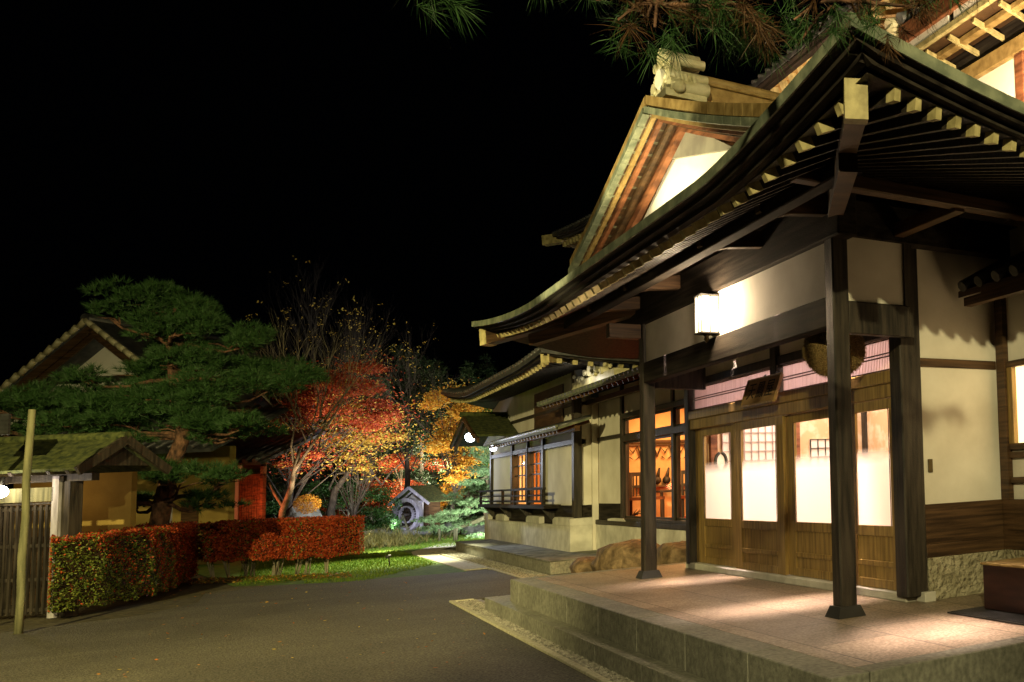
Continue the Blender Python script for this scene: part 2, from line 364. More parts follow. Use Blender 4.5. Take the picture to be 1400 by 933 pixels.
# edging blocks, each 0.9 m
e = MB(); y = 5.0
while y < 13.85:
    y2 = min(y + 1.2, 13.9); e.box(2.55, 2.796, y + .003, y2 - .003, .0, .452); y = y2
x = 2.8
while x < 7:
    x2 = x + 1.2; e.box(x + .003, x2 - .003, 5.0, 5.196, .0, .452); x = x2
e.box(2.8, 5.6, 13.723, 13.9, 0, .452)
e.build('edge_blocks', granedge, plat, bevel=.006)
stepo = thing('stone_step', 'low grey granite step along the front of the porch platform', 'step', (2.5, 9, 0))
e = MB(); y = 3.9
while y < 14.7:
    y2 = min(y + 1.35, 14.7); e.box(2.39 + 0.0, 2.546, y + .003, y2 - .003, 0, .175)
    y = y2
e.build('step_blocks', granedge, stepo, bevel=.006)
MB().box(2.548, 2.9, 13.905, 14.7, 0, .173).build('end_block', granedge, stepo, bevel=.006)

# ---------------------------------------------------------------- roofs
def roof(parent, name, x0, x1, y0, y1, z0, LB, LA, Fs, Ss, steps, rs_f, rs_s, wallx, wally0, sp, rw, rh, toff=.22, mats=(copper, woodh, wood, cap), fr=(2.2, 1.6, 4.0), caplen=.09, tiles=False, cd_=.07, spx=None, rwx=None):
    bY, bX, aY = fr
    def lift(x, y):
        return (LB * max(0, 1 - (y - y0) / bY) ** 1.4 * max(0, 1 - (x - x0) / bX) ** 1.4
                + LA * max(0, 1 - (y1 - y) / aY) ** 1.6 * max(0, 1 - (x - x0) / bX) ** 1.4)
    def top(x, y): return z0 + lift(x, y) + min(Fs(x - x0), Ss(min(y - y0, y1 - y)))
    nx, ny = 16, 56
    r = MB(); xs = [x0 + (x1 - x0) * (i / nx) ** 1.3 for i in range(nx + 1)]; ys = [y0 + (y1 - y0) * i / ny for i in range(ny + 1)]
    r.grid([[(x, y, top(x, y)) for y in ys] for x in xs], True)
    if tiles:
        y = y0 + .15
        while y < y1:
            pts = [(x, y, top(x, y) + .03) for x in xs if Fs(x - x0) <= Ss(min(y - y0, y1 - y)) + .05]
            if len(pts) > 1: r.tube(pts, .05, 6)
            y += .28
        x = x0 + .15
        while x < x1:
            pts = []
            for i in range(12):
                yy = y0 + (y1 - y0) * .5 * i / 11
                if Ss(yy - y0) <= Fs(x - x0) + .05: pts.append((x, yy, top(x, yy) + .03))
            if len(pts) > 1: r.tube(pts, .05, 6)
            x += .28
    ro = r.build('roof', mats[0] if not tiles else tile, parent)
    def path(o, dz):
        p = []
        for i in range(25): x = x1 + (x0 - x1) * i / 24; p.append((max(x, x0 + o), y1 - o, z0 + lift(x, y1) + dz))
        for i in range(1, 61): y = y1 + (y0 - y1) * i / 60; p.append((x0 + o, min(max(y, y0 + o), y1 - o), z0 + lift(x0, y) + dz))
        for i in range(1, 25): x = x0 + (x1 - x0) * i / 24; p.append((max(x, x0 + o), y0 + o, z0 + lift(x, y0) + dz))
        return p
    e = MB(); e.grid([path(0, .004), path(0, -cd_), path(.012, -cd_)]); e.build('eave_edge', mats[0], ro)
    fo = MB(); prof = steps
    for (a, b) in zip(prof[:-1], prof[1:]): fo.grid([path(*a), path(*b)])
    fo.build('fascia', mats[1], ro)
    os_, dzs = prof[-1]; xs0 = x0 + os_
    def sof(x, y):
        return z0 + lift(x, y) + dzs + min(rs_f * (x - xs0), rs_s * (min(y - y0, y1 - y) - os_))
    g = MB(); X = [xs0 + (x1 - xs0) * (i / 14) ** 1.3 for i in range(15)]; Y = [y0 + os_ + (y1 - y0 - 2 * os_) * i / 60 for i in range(61)]
    g.grid([[(x, y, sof(x, y)) for y in Y] for x in X]); g.build('soffit', mats[2], ro)
    def rafter(p, q):
        p = Vector(p); q = Vector(q); d = (q - p).normalized()
        w_ = rw if abs(d.x) > abs(d.y) else (rwx or rw)
        m = MB(); m.beam(p + d * .01, q, w_, rh); m.mi = 1; m.beam(p, p + d * caplen, w_ + .006, rh + .006)
        m.build('rafter', [mats[2], mats[3]], ro)
    k = rs_f / rs_s
    y = y0 + toff + .35
    while y < y1 - toff - .2:
        dy = min(y - y0, y1 - y) - os_
        xe = min(wallx, xs0 + dy / k)
        if xe - xs0 > .1:
            h = -rh / 2 - .004
            rafter((x0 + toff, y, sof(x0 + toff, y) + h), (xe, y, sof(xe, y) + h))
        y += sp
    x = x0 + toff + .18
    while x < x1:
        ye = min(wally0, y0 + os_ + (x - xs0) * k)
        if ye - y0 - toff > .1:
            h = -rh / 2 - .004
            rafter((x, y0 + toff, sof(x, y0 + toff) + h), (x, ye, sof(x, ye) + h))
        x += spx or sp
    return ro, top, sof, lift

hall = thing('entrance_hall', 'two-column timber entrance porch with curved copper-edged roof, white gable and four glazed doors', 'building', (4.5, 9.9, .45))
def Fe(d): return .42 * d + .03 * d * d
def Se(d): return .22 * d + .0195 * d * d
ro, topE, sofE, liftE = roof(hall, 'hall', 2.29, 7.0, 4.1, 15.2, 3.66, .29, .34, Fe, Se,
    [(.012, -.07), (.07, -.068), (.07, -.10), (.14, -.095), (.14, -.125), (.2, -.12)], .55, .27, 3.85, 7.3, .255, .052, .062, spx=.135, rwx=.033)
# clip of the hip slope behind the gable is hidden below the ridge roof: gable roof slabs
def side(d): return 5.48 - .40 * d + .012 * d * d
gd = 3.05
gb = MB()
ys = [9.65 - gd + 2 * gd * i / 36 for i in range(37)]
for xa, xb, dz, th in ((3.02, 7.6, 0, .07),):
    top_ = [[(x, y, side(abs(y - 9.65)) + dz) for y in ys] for x in (xa, xb)]
    bot_ = [[(x, y, side(abs(y - 9.65)) + dz - th) for y in ys] for x in (xb, xa)]
    gb.grid(top_); gb.grid(bot_); gb.grid([bot_[1], top_[0]])
gro = gb.build('gable_roof', copper, hall)
# tile courses along the rake edge
def rake(mb, x0, x1, d0, d1, off0, off1, seg=28, gap=.0):
    for sgn in (-1, 1):
        for i in range(seg):
            a = d0 + (d1 - d0) * i / seg; b = d0 + (d1 - d0) * (i + 1 - gap) / seg
            vs = []
            for x in (x0, x1):
                for d, o in ((a, off0), (b, off0), (b, off1), (a, off1)): vs.append((x, 9.65 + sgn * d, side(d) + o))
            mb.add(vs, [(0, 1, 2, 3), (7, 6, 5, 4), (0, 4, 5, 1), (1, 5, 6, 2), (2, 6, 7, 3), (3, 7, 4, 0)])
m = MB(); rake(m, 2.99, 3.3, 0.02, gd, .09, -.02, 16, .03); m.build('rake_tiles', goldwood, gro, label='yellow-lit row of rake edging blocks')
m = MB(); rake(m, 2.97, 3.25, 0.02, gd, -.03, -.10, 16, .03); m.build('rake_edging', copper, gro)
m = MB(); rake(m, 3.06, 3.10, 0, gd, -.095, -.135); m.build('barge_board', goldwood, gro)
m = MB(); rake(m, 3.13, 3.17, 0, gd, -.10, -.165); m.build('barge_board', redwood, gro, label='red-brown inner barge board')
m = MB(); rake(m, 3.24, 3.28, 0, gd, -.105, -.175); m.build('barge_moulding', woodm, gro)
m = MB(); rake(m, 3.34, 3.4, 0, gd, -.11, -.22); m.build('gable_frame', redwood, gro)
m = MB(); rake(m, 3.04, 3.5, 0, gd, -.06, -.10); m.build('rake_soffit', woodm, gro)
m = MB(); m.prism([(9.65 - 3.3, 4.0), (9.65 + 3.3, 4.0), (9.65, 5.38)], 0, 3.45, 3.5); m.build('gable_panel', white, hall)
m = MB(); m.prism([(8.35, 4.70), (10.17, 5.12), (9.65, 5.34)], 0, 3.40, 3.44); m.build('gable_apex_triangle', noise_mat('apex_grey', (.16, .15, .13), (.25, .24, .2), .8), hall)  # flat grey triangle over the top of the white gable panel
# ridge
m = MB(); m.box(3.25, 7.6, 9.65 - .16, 9.65 + .16, 5.50, 5.60); m.box(3.3, 7.6, 9.65 - .12, 9.65 + .12, 5.60, 5.76)
m.box(3.25, 7.6, 9.65 - .15, 9.65 + .15, 5.76, 5.80); m.tube([(3.25, 9.65, 5.84), (7.6, 9.65, 5.84)], .075, 10)
rg = m.build('ridge', goldwood, hall, bevel=.01)
m = MB()
m.box(3.1, 3.52, 9.65 - .30, 9.65 + .30, 5.50, 5.58)
pf = [(9.65 + a, 5.56 + b) for a, b in ((-.22, 0), (-.26, .2), (-.2, .36), (-.1, .45), (.1, .45), (.2, .36), (.26, .2), (.22, 0))]
m.prism(pf, 0, 3.17, 3.28)
for a, b, r_ in ((-.27, .05, .075), (.27, .05, .075), (-.24, .16, .06), (.24, .16, .06), (0, .43, .09), (-.17, .36, .05), (.17, .36, .05)):
    m.tube([(3.14, 9.65 + a, 5.58 + b), (3.54, 9.65 + a, 5.58 + b)], r_, 12)
for i in range(26):
    a = i / 26 * 2 * pi; m.ball((3.17, 9.65 + cos(a) * .19, 5.76 + sin(a) * .17), .028 + .012 * sin(5 * a), 8)
for sg in (-1, 1):
    sp_ = [(3.16, 9.65 + sg * (.16 + .13 * (1 - i / 22) * cos(i * .55)), 5.66 + .13 * (1 - i / 22) * sin(i * .55)) for i in range(20)]; m.tube(sp_, .022, 6)
    sp_ = [(3.2 + i * .012, 9.65 + sg * (.27 + .05 * sin(i * .9)), 5.70 + .06 * cos(i * .9)) for i in range(20)]; m.tube(sp_, .026, 6)
for a in (-.34, .34): m.ball((3.22, 9.65 + a, 5.60), .07, 10)
ot = m.build('ridge_end_tile', ridgem, rg, bevel=.004)
m = MB(); m.tube([(3.12, 9.65, 5.77), (3.18, 9.65, 5.77)], [.10, .12], 16); m.build('round_crest', white, rg)
# columns
for cy in (12.19, 7.12):
    m = MB(); m.box(3.695, 3.845, cy - .075, cy + .075, .52, 3.62); co = m.build('column', wood, hall, bevel=.012)
    m = MB(); a, b = .125, .092
    m.add([(3.77 - a, cy - a, .45), (3.77 + a, cy - a, .45), (3.77 + a, cy + a, .45), (3.77 - a, cy + a, .45),
           (3.77 - b, cy - b, .54), (3.77 + b, cy - b, .54), (3.77 + b, cy + b, .54), (3.77 - b, cy + b, .54)],
          [(0, 3, 2, 1), (4, 5, 6, 7), (0, 1, 5, 4), (1, 2, 6, 5), (2, 3, 7, 6), (3, 0, 4, 7)])
    m.build('column_base', black, co)
# front beams
MB().box(3.70, 3.82, 7.2, 12.11, 2.86, 3.12).build('lower_beam', woodh, hall, bevel=.01)
MB().box(3.735, 3.79, 7.2, 12.11, 3.12, 3.60).build('plaster_panel', plaster, hall)
MB().box(3.68, 3.86, 6.9, 13.3, 3.60, 3.98).build('upper_beam', woodh, hall, bevel=.012)
# side beams of the porch (toward +x)
for cy in (7.12, 12.19):
    MB().box(3.85, 4.46, cy - .05, cy + .05, 2.80, 3.08).build('side_beam', wood, hall, bevel=.01)
    MB().box(3.85, 4.42, cy - .02, cy + .02, 3.08, 3.64).build('plaster_panel', plaster, hall)
    MB().box(4.42, 4.50, cy - .04, cy + .04, 2.8, 3.66).build('stud', wood, hall)
MB().box(3.87, 7.0, 7.04, 7.2, 3.64, 3.95).build('upper_beam', woodh, hall)
# bracket arms and outer purlins
def bracket(y):
    p = [(3.68, 3.80), (3.35, 3.76), (3.2, 3.72), (3.08, 3.74), (3.06, 3.86), (3.2, 3.87), (3.4, 3.93), (3.68, 3.96)]
    MB().prism([(x, z) for x, z in p], 1, y - .05, y + .05).build('bracket', woodm, hall, bevel=.006)
for y in (12.19, 10.72, 8.44, 7.12): bracket(y)
MB().box(3.1, 3.22, 5.85, 13.6, 3.70, 3.81).build('purlin', woodh, hall, bevel=.01)
MB().box(2.9, 5.2, 6.05, 6.17, 3.71, 3.82).build('purlin', woodm, hall, bevel=.01)
MB().box(4.3, 4.4, 6.1, 7.04, 3.68, 3.8).build('bracket', woodm, hall, bevel=.006)
MB().box(3.3, 3.68, 12.12, 12.26, 3.42, 3.6).build('bracket', woodm, hall, bevel=.006)
# hip rafters
def hip(p, q, w_, h, capm=True):
    p = Vector(p); q = Vector(q); d = (q - p).normalized(); m = MB(); m.beam(p, q, w_, h)
    if capm: m.mi = 1; m.beam(p - d * .004, p + d * .12, w_ + .012, h + .012)
    m.build('hip_rafter', [woodm, cap], ro)
hip((2.50, 4.44, 3.655), (3.77, 7.12, 4.02), .115, .21)
hip((2.90, 5.28, 3.62), (3.77, 7.12, 3.86), .12, .15, False)
hip((2.42, 14.95, 3.74), (3.77, 12.3, 4.02), .15, .22)
hip((2.85, 14.1, 3.62), (3.77, 12.3, 3.86), .12, .15, False)
# door wall
WX = 4.55
MB().box(4.50, 4.62, 7.36, 13.0, .45, .53).build('sill_stone', conc, hall, bevel=.008)
MB().box(4.50, 4.66, 12.82, 12.98, .5, 3.7).build('post', wood, hall, bevel=.01)
MB().box(4.46, 4.68, 7.26, 7.46, .5, 3.7).build('post', wood, hall, bevel=.012)
MB().box(4.52, 4.64, 7.46, 12.82, 2.31, 2.44).build('lintel', door_wood, hall, bevel=.008)
MB().box(4.50, 4.66, 7.46, 12.82, 2.44, 2.56).build('lintel', door_wood, hall, bevel=.01)
MB().box(4.52, 4.64, 7.46, 12.82, 2.88, 2.98).build('head_beam', wood, hall, bevel=.008)
MB().box(4.555, 4.6, 7.46, 12.82, 2.98, 3.7).build('plaster_panel', plaster, hall)
MB().box(4.50, 4.65, 10.0, 10.16, 2.56, 3.6).build('post', wood, hall, bevel=.008)
TR = noise_mat('thin_paper', (.85, .78, .80), (.88, .82, .84), .9)
nt = TR.node_tree; t = nt.nodes.new('ShaderNodeBsdfTranslucent'); t.inputs[0].default_value = (.9, .82, .88, 1); mx = nt.nodes.new('ShaderNodeMixShader'); mx.inputs[0].default_value = .88
nt.links.new(nt.nodes['Principled BSDF'].outputs[0], mx.inputs[1]); nt.links.new(t.outputs[0], mx.inputs[2]); nt.links.new(mx.outputs[0], nt.nodes['Material Output'].inputs[0])
def reed_panel(y0, y1):
    m = MB(); yy = y0
    while yy < y1 - .02: m.box(4.575, 4.582, yy, yy + .006, 2.562, 2.878); yy += .03
    s = m.build('reed_screen', reed, hall)
    m = MB()
    for z in (2.575, 2.70, 2.73, 2.86): m.box(4.565, 4.587, y0, y1, z, z + .009)
    m.build('slat', woodm, s)
    MB().box(4.59, 4.594, y0, y1, 2.562, 2.878).build('paper', TR, s)
reed_panel(7.5, 9.98); reed_panel(10.18, 12.8)
def door(ya, yb, ga, gb_, x):
    """leaf ya..yb (ya<yb), glass ga..gb_"""
    z0, z1 = .535, 2.305; t_ = .02
    m = MB()
    m.box(x - t_, x + t_, ya, ga, z0, z1); m.box(x - t_, x + t_, gb_, yb, z0, z1)
    m.box(x - t_, x + t_, ga, gb_, 2.21, z1); m.box(x - t_, x + t_, ga, gb_, 1.02, 1.12); m.box(x - t_, x + t_, ga, gb_, z0, .62)
    m.box(x - t_, x + t_, ga, gb_, .74, .79)
    d = m.build('door', door_wood, hall, bevel=.004)
    m = MB(); m.box(x - .006, x + .006, ga, gb_, .62, .74); m.box(x - .006, x + .006, ga, gb_, .79, 1.02); m.build('door_panel', door_wood, d)
    m = MB(); m.add([(x, ga, 1.12), (x, gb_, 1.12), (x, gb_, 2.21), (x, ga, 2.21)], [(0, 1, 2, 3)]); m.build('glass_pane', frosted, d)
    for yy in (ga + .003, gb_ - .012): MB().box(x - .024, x - .019, yy, yy + .009, 1.12, 2.21).build('glazing_bead', black, d)
    return d
door(11.38, 12.80, 11.57, 12.50, 4.605); door(9.92, 11.33, 10.11, 11.13, 4.555)
door(8.55, 9.94, 8.84, 9.75, 4.60); door(7.47, 8.52, 7.62, 8.28, 4.555)
MB().box(4.57, 4.63, 11.30, 11.40, .53, 2.31).build('door_stile', goldwood, hall)
# entrance side wall facing the camera
sw = 7.3
MB().box(4.69, 7, sw - .04, sw + .12, .45, .83).build('roughcast_base', pebbled, hall, bevel=.006)
MB().box(4.60, 4.72, 7.2, 7.34, .45, .54).build('sill_stone', conc, hall, bevel=.006)
MB().box(4.68, 7, sw - .03, sw + .1, .83, .95).build('skirting', woodm, hall, bevel=.006)
MB().box(4.68, 7, sw - .01, sw + .1, .95, 1.31).build('skirting', woodm, hall, bevel=.004)
MB().box(4.68, 7, sw + .01, sw + .1, 1.31, 3.9).build('wall', plaster, hall)
MB().box(4.68, 5.56, sw - .015, sw + .1, 2.57, 2.65).build('rail', woodm, hall, bevel=.006)
m = MB().box(4.745, 4.79, sw - .01, sw + .01, 1.6, 1.72); m.build('switch_plate', bronze, hall, bevel=.003)
# projecting right wall with lit window (faces the porch)
MB().box(5.56, 5.68, 4.2, 7.26, .45, .84).build('roughcast_base', pebbled, hall)
MB().box(5.55, 5.68, 4.2, 7.26, .84, 1.31).build('skirting', woodm, hall)
MB().box(5.60, 5.68, 4.2, 7.26, 1.31, 1.78).build('wall', plaster, hall)
MB().box(5.60, 5.68, 4.2, 7.26, 2.6, 3.9).build('wall', plaster, hall)
MB().box(5.54, 5.68, 7.14, 7.26, 1.31, 3.5).build('post', woodm, hall)
for z in (1.46, 1.70, 1.78, 2.57): MB().box(5.56, 5.67, 4.2, 7.14, z, z + .06).build('rail', woodm, hall, bevel=.005)
MB().box(5.57, 5.61, 6.0, 6.06, 1.84, 2.57).build('window_mullion', door_wood, hall); wf = MB().box(5.57, 5.66, 7.06, 7.14, 1.84, 2.57).build('window_frame', door_wood, hall)
MB().box(5.62, 5.63, 4.2, 7.06, 1.84, 2.57).build('window_pane', litwin, wf)
# small eave over that window
m = MB(); m.add([(5.08, 4.0, 3.22), (5.08, 7.2, 3.22), (5.62, 7.2, 3.52), (5.62, 4.0, 3.52), (5.08, 4.0, 3.28), (5.08, 7.2, 3.28), (5.62, 7.2, 3.58), (5.62, 4.0, 3.58)],
    [(0, 3, 2, 1), (4, 5, 6, 7), (0, 1, 5, 4), (1, 2, 6, 5), (2, 3, 7, 6), (3, 0, 4, 7)]); we = m.build('window_eave', woodm, hall)
m = MB()
for i in range(12): yy = 7.1 - i * .26; m.tube([(5.05, yy, 3.31), (5.62, yy, 3.61)], .055, 8)
m.build('eave_tiles', tile, we)
MB().box(5.12, 5.2, 4.0, 7.17, 3.14, 3.22).box(5.3, 5.38, 4.0, 7.14, 3.2, 3.3).build('eave_batten', woodm, we)
# lobby behind the doors
lob = MB(); lob.box(7.2, 7.28, 7.4, 13, .45, 3.4); lob.box(4.66, 7.2, 7.40, 7.44, .55, 3.4); lob.box(4.66, 7.2, 12.84, 12.88, .5, 3.4)
lob.box(4.66, 7.2, 7.44, 12.84, 3.4, 3.44)
lob.build('lobby_wall', noise_mat('lobby_wallpaper', (.62, .42, .24), (.78, .60, .42), .85, (5, 5, 5), lo=.45, hi=.6), hall)
MB().box(4.66, 7.2, 7.44, 12.84, .46, .5).build('lobby_floor', granite, hall)
for xx, wd, zz0, zz1, mt_ in ((4.96, .84, .7, 2.75, reed), (6.28, .36, 1.5, 2.16, wood)):
    m = MB(); nx_ = int(wd / .1)
    for i in range(nx_ + 1): m.box(xx + i * wd / nx_, xx + i * wd / nx_ + .012, 12.80, 12.815, zz0, zz1)
    k_ = 0
    while zz0 + k_ * .13 <= zz1: m.box(xx, xx + wd, 12.80, 12.812, zz0 + k_ * .13, zz0 + k_ * .13 + .01); k_ += 1
    sh = m.build('shoji_lattice', mt_, hall)
    MB().box(xx, xx + wd, 12.82, 12.83, zz0, zz1).build('shoji_paper', paper, sh)
for xx in (4.78, 6.0, 7.15): MB().box(xx, xx + .09, 12.74, 12.83, .5, 2.98).build('lobby_post', redwood if xx < 7 else wood, hall)
lamp('AREA', (6.0, 10.2, 3.35), 250, (1, .80, .66), 1.6, (6.0, 10.2, 0), sy=4.6)
# light streaks on the porch floor
lamp('AREA', (4.25, 11.3, 3.1), 20, (1, .73, .60), .08, (4.15, 11.3, 0), sy=1.4, spread=30)
lamp('AREA', (4.25, 8.2, 3.1), 30, (1, .73, .60), .08, (4.05, 8.2, 0), sy=1.9, spread=30)
lamp('AREA', (4.0, 5.9, 3.5), 19, (1, .73, .60), .08, (3.85, 5.8, 0), sy=.7, spread=30)
# round mirror stand in lobby
mt = thing('standing_mirror', 'round black-framed mirror seen through the first glass door', 'mirror', (4.84, 12.5, .5))
m = MB(); pts = [(4.82 + .075 * cos(a), 12.5, 1.86 + .12 * sin(a)) for a in [2 * pi * i / 24 for i in range(25)]]; m.tube(pts, .022, 8, False); m.build('mirror_frame', black, mt)
m = MB().prism([(4.82 + .065 * cos(2 * pi * i / 24), 1.86 + .105 * sin(2 * pi * i / 24)) for i in range(24)], 1, 12.5, 12.51); m.build('mirror_glass', paper, mt)
MB().box(4.80, 4.84, 12.48, 12.53, .5, 1.73).box(4.72, 4.92, 12.4, 12.6, .5, .54).build('stand', black, mt)

# wall lantern
la = thing('wall_lantern', 'bright rectangular paper lantern with black frame on the porch front beam', 'lantern', (3.64, 9.76, 3.12))
x0, x1, y0, y1, z0, z1 = 3.54, 3.72, 9.66, 9.86, 3.15, 3.56
MB().box(x0 + .01, x1, y0 + .01, y1 - .01, z0 + .02, z1 - .02).build('paper_shade', lantern_paper, la)
m = MB()
for a in (x0, (x0 + x1) / 2, x1):
    for b in (y0, y1 - .012): m.box(a, a + .012, b, b + .012, z0, z1)
m.box(x0, x0 + .012, (y0 + y1) / 2 - .006, (y0 + y1) / 2 + .006, z0, z1)
for z in (z0, z1 - .012): m.box(x0 - .005, x1 + .012, y0 - .005, y1 + .005, z, z + .014)
m.box(x1 - .02, 3.74, 9.72, 9.80, 3.2, 3.5)
m.build('lantern_frame', black, la)
m = MB(); m.tube([(3.63, 9.76, 3.15), (3.63, 9.76, 3.12), (3.63, 9.76, 3.09), (3.63, 9.76, 3.06)], [.05, .02, .03, .005], 10); m.build('finial', bronze, la)
lamp('POINT', (3.65, 9.56, 3.37), 20, (1, .74, .44), .04); lamp('POINT', (3.47, 9.5, 3.38), 85, (1, .76, .48), .06)
# cedar ball
cb = thing('cedar_ball', 'large round brown cedar-needle ball hanging behind the right porch column', 'ornament', (4.1, 7.82, 2.55))
c, u = ell(4200, (4.1, 7.82, 2.76), (.29, .29, .26), .85)
MB().ball((4.1, 7.82, 2.76), .275, 24, (1, 1, .9), .02).build('ball_core', straw, cb)
fast_mesh('needle_surface', needles(c - u * .03, u, .045, .004, 4, .5, 0), 3, leaf_mat('dry_cedar', (.14, .09, .03), (.42, .30, .12), None, .2), parent=cb)
MB().tube([(4.1, 7.82, 3.0), (4.1, 7.82, 3.5)], .008, 6).build('hanging_cord', black, cb)
# name board
nb = thing('name_board', 'tilted wooden name board with three black characters above the doors', 'sign', (4.45, 10.1, 2.42))
c0 = Vector((4.40, 10.15, 2.60)); tiltm = Matrix.Rotation(rad(18), 3, 'Y')
def nbp(y, z, x=0): v = tiltm @ Vector((x, 0, z)); return (c0.x + v.x, c0.y + y, c0.z + v.z)
m = MB(); a, b = .45, .16
vs = [nbp(y, z, x) for x in (-.015, .015) for y, z in ((-a, -b), (a, -b), (a, b), (-a, b))]
m.add(vs, [(0, 1, 2, 3), (7, 6, 5, 4), (0, 4, 5, 1), (1, 5, 6, 2), (2, 6, 7, 3), (3, 7, 4, 0)]); m.build('board', signw, nb, bevel=.004)
m = MB()
for (ya, za, yb, zb) in ((-a, b, a, b), (-a, -b, a, -b), (-a, -b, -a, b), (a, -b, a, b)): m.beam(nbp(ya, za, -.015), nbp(yb, zb, -.015), .02, .02, up=(1, 0, .3))
m.build('board_frame', door_wood, nb)
for i, ch in enumerate('屋鳳天'):
    cu = bpy.data.curves.new('character', 'FONT'); cu.body = ch; cu.size = .22; cu.extrude = .001; cu.align_x = 'CENTER'; cu.align_y = 'CENTER'
    to = bpy.data.objects.new('character', cu); COL.objects.link(to)
    bpy.context.view_layer.update()
    me = bpy.data.meshes.new_from_object(to); bpy.data.objects.remove(to)
    pos = nbp(-.25 + i * .25, -.005, -.021)
    # text x -> world -y (reads left to right from the front), text y -> up along the board
    bx = Vector((0, -1, 0)); by = (tiltm @ Vector((0, 0, 1))); bz = bx.cross(by)
    mm = Matrix((bx, by, bz)).transposed().to_4x4(); mm.translation = Vector(pos)
    me.transform(ROOT[nb.name].inverted() @ mm); me.materials.clear(); me.materials.append(ink)
    o = bpy.data.objects.new('character', me); COL.objects.link(o); o.parent = nb
MB().tube([(4.44, 10.3, 2.74), (4.52, 10.3, 2.8)], .008, 6).tube([(4.44, 10.0, 2.74), (4.52, 10.0, 2.8)], .008, 6).build('hook', black, nb)
# wooden box + mat
bx_ = thing('wooden_box', 'low dark red-brown wooden box with pale top edge and round white crest at the right', 'box', (4.85, 5.8, .45))
MB().box(4.60, 5.2, 5.25, 6.32, .475, .83).build('box_body', boxw, bx_, bevel=.006)
MB().box(4.585, 5.22, 5.235, 6.335, .83, .85).build('box_top', goldwood, bx_, bevel=.004)
m = MB()
for i in range(5):
    a = i * 2 * pi / 5; m.tube([(4.598, 5.52 + .035 * cos(a), .765 + .035 * sin(a)), (4.592, 5.52 + .035 * cos(a), .765 + .035 * sin(a))], .017, 10)
m.build('crest', white, bx_)
ma = thing('floor_mat', 'dark ribbed mat lying under the wooden box on the porch floor', 'mat', (4.8, 5.9, .452))
m = MB().box(4.36, 5.3, 5.2, 6.5, .454, .466)
yy = 5.22
while yy < 6.48: m.box(4.37, 5.3, yy, yy + .015, .466, .472); yy += .03
m.build('mat_ribs', black, ma)

# ---------------------------------------------------------------- upper main building
ub = thing('main_building', 'tall upper storey behind the porch roof with deep tiled eaves and bright white walls', 'building', (9, 15, 0))
def Fu(d): return .5 * d
def Su(d): return .5 * d
ST = [(.012, -.09), (.09, -.09), (.09, -.14), (.2, -.135)]
uroof, topU, sofU, liftU = roof(ub, 'upper', 6.4, 11, 5.5, 29.3, 8.30, .2, .6, Fu, Su, ST, .35, .3, 8.2, 8.2, .34, .11, .14, mats=(tile, woodh, goldwood, cap), fr=(3, 2, 7), tiles=True)
MB().box(8.2, 8.4, 12, 26.5, 3.0, 8.6).build('wall', plaster, ub)
m = MB(); m.beam((6.25, 29.45, 8.72), (7.6, 28.1, 8.9), .2, .28); m.build('hip_rafter', cap, uroof)
pj = thing('upper_room', 'projecting upper room at the top right with red-brown eave board and bright white wall', 'building', (7, 8, 4))
MB().box(7.0, 7.6, 3.0, 9.9, 4.6, 6.62).build('wall', white, pj)
MB().box(6.93, 7.6, 3.0, 10.0, 6.55, 6.75).build('wall_beam', goldwood, pj, bevel=.01)
for yy in (8.42, 6.9, 9.9): MB().box(6.94, 7.0, yy - .08, yy + .08, 4.6, 6.55).build('post', redwood, pj, bevel=.008)
MB().box(6.7, 6.8, 3.0, 10.2, 6.92, 7.0).build('purlin', goldwood, pj, bevel=.008)
yy = 9.8
while yy > 4:
    MB().beam((6.55, yy, 6.98), (7.2, yy, 6.82), .045, .06).build('bracket', cap, pj); yy -= .52
MB().box(6.5, 7.3, 3.0, 10.1, 7.02, 7.05).build('soffit', woodm, pj)
MB().box(6.46, 6.52, 3.0, 10.2, 7.0, 7.08).build('eave_beam', cap, pj, bevel=.006)
m = MB()
for a, b in ((3.0, 6.5), (6.62, 9.05), (9.17, 10.1)): m.box(6.47, 6.5, a, b, 7.085, 7.19)
m.build('eave_panel', white, pj)
MB().box(6.42, 6.5, 3.0, 10.25, 7.19, 7.45).build('eave_board', redwood, pj, bevel=.008)
m = MB(); yy = 3.0
while yy < 10.2: m.tube([(6.38, yy, 7.52), (7.6, yy, 8.1)], .075, 8); yy += .34
m.build('eave_tiles', tile, pj)
m = MB(); m.box(6.45, 7.6, 10.22, 10.5, 7.3, 7.42)
for i in range(5): m.tube([(6.35 + i * .22, 10.36, 7.5), (6.5 + i * .22, 10.36, 7.42)], .08, 8)
m.tube([(6.35, 10.36, 7.5), (7.4, 10.36, 7.9)], .1, 8); m.build('hip_tiles', ridgem, pj)
MB().box(7.0, 7.3, 3.0, 9.9, 6.6, 8.2).build('upper_wall', woodh, pj)
lamp('SPOT', (5.9, 7.0, 5.1), 1100, (1, .74, .42), .1, (7.0, 7.6, 6.4), 130, .8)
lamp('SPOT', (5.6, 12.6, 5.5), 1000, (1, .66, .40), .1, (6.6, 12.6, 8.3), 120, .8)
lamp('POINT', (2.8, 9.9, 4.05), 110, (1, .80, .45), .05)
lamp('SPOT', (-1.8, 12.5, 1.5), 3800, (1, .86, .42), .08, (3.2, 9.6, 5.5), 26, .5)
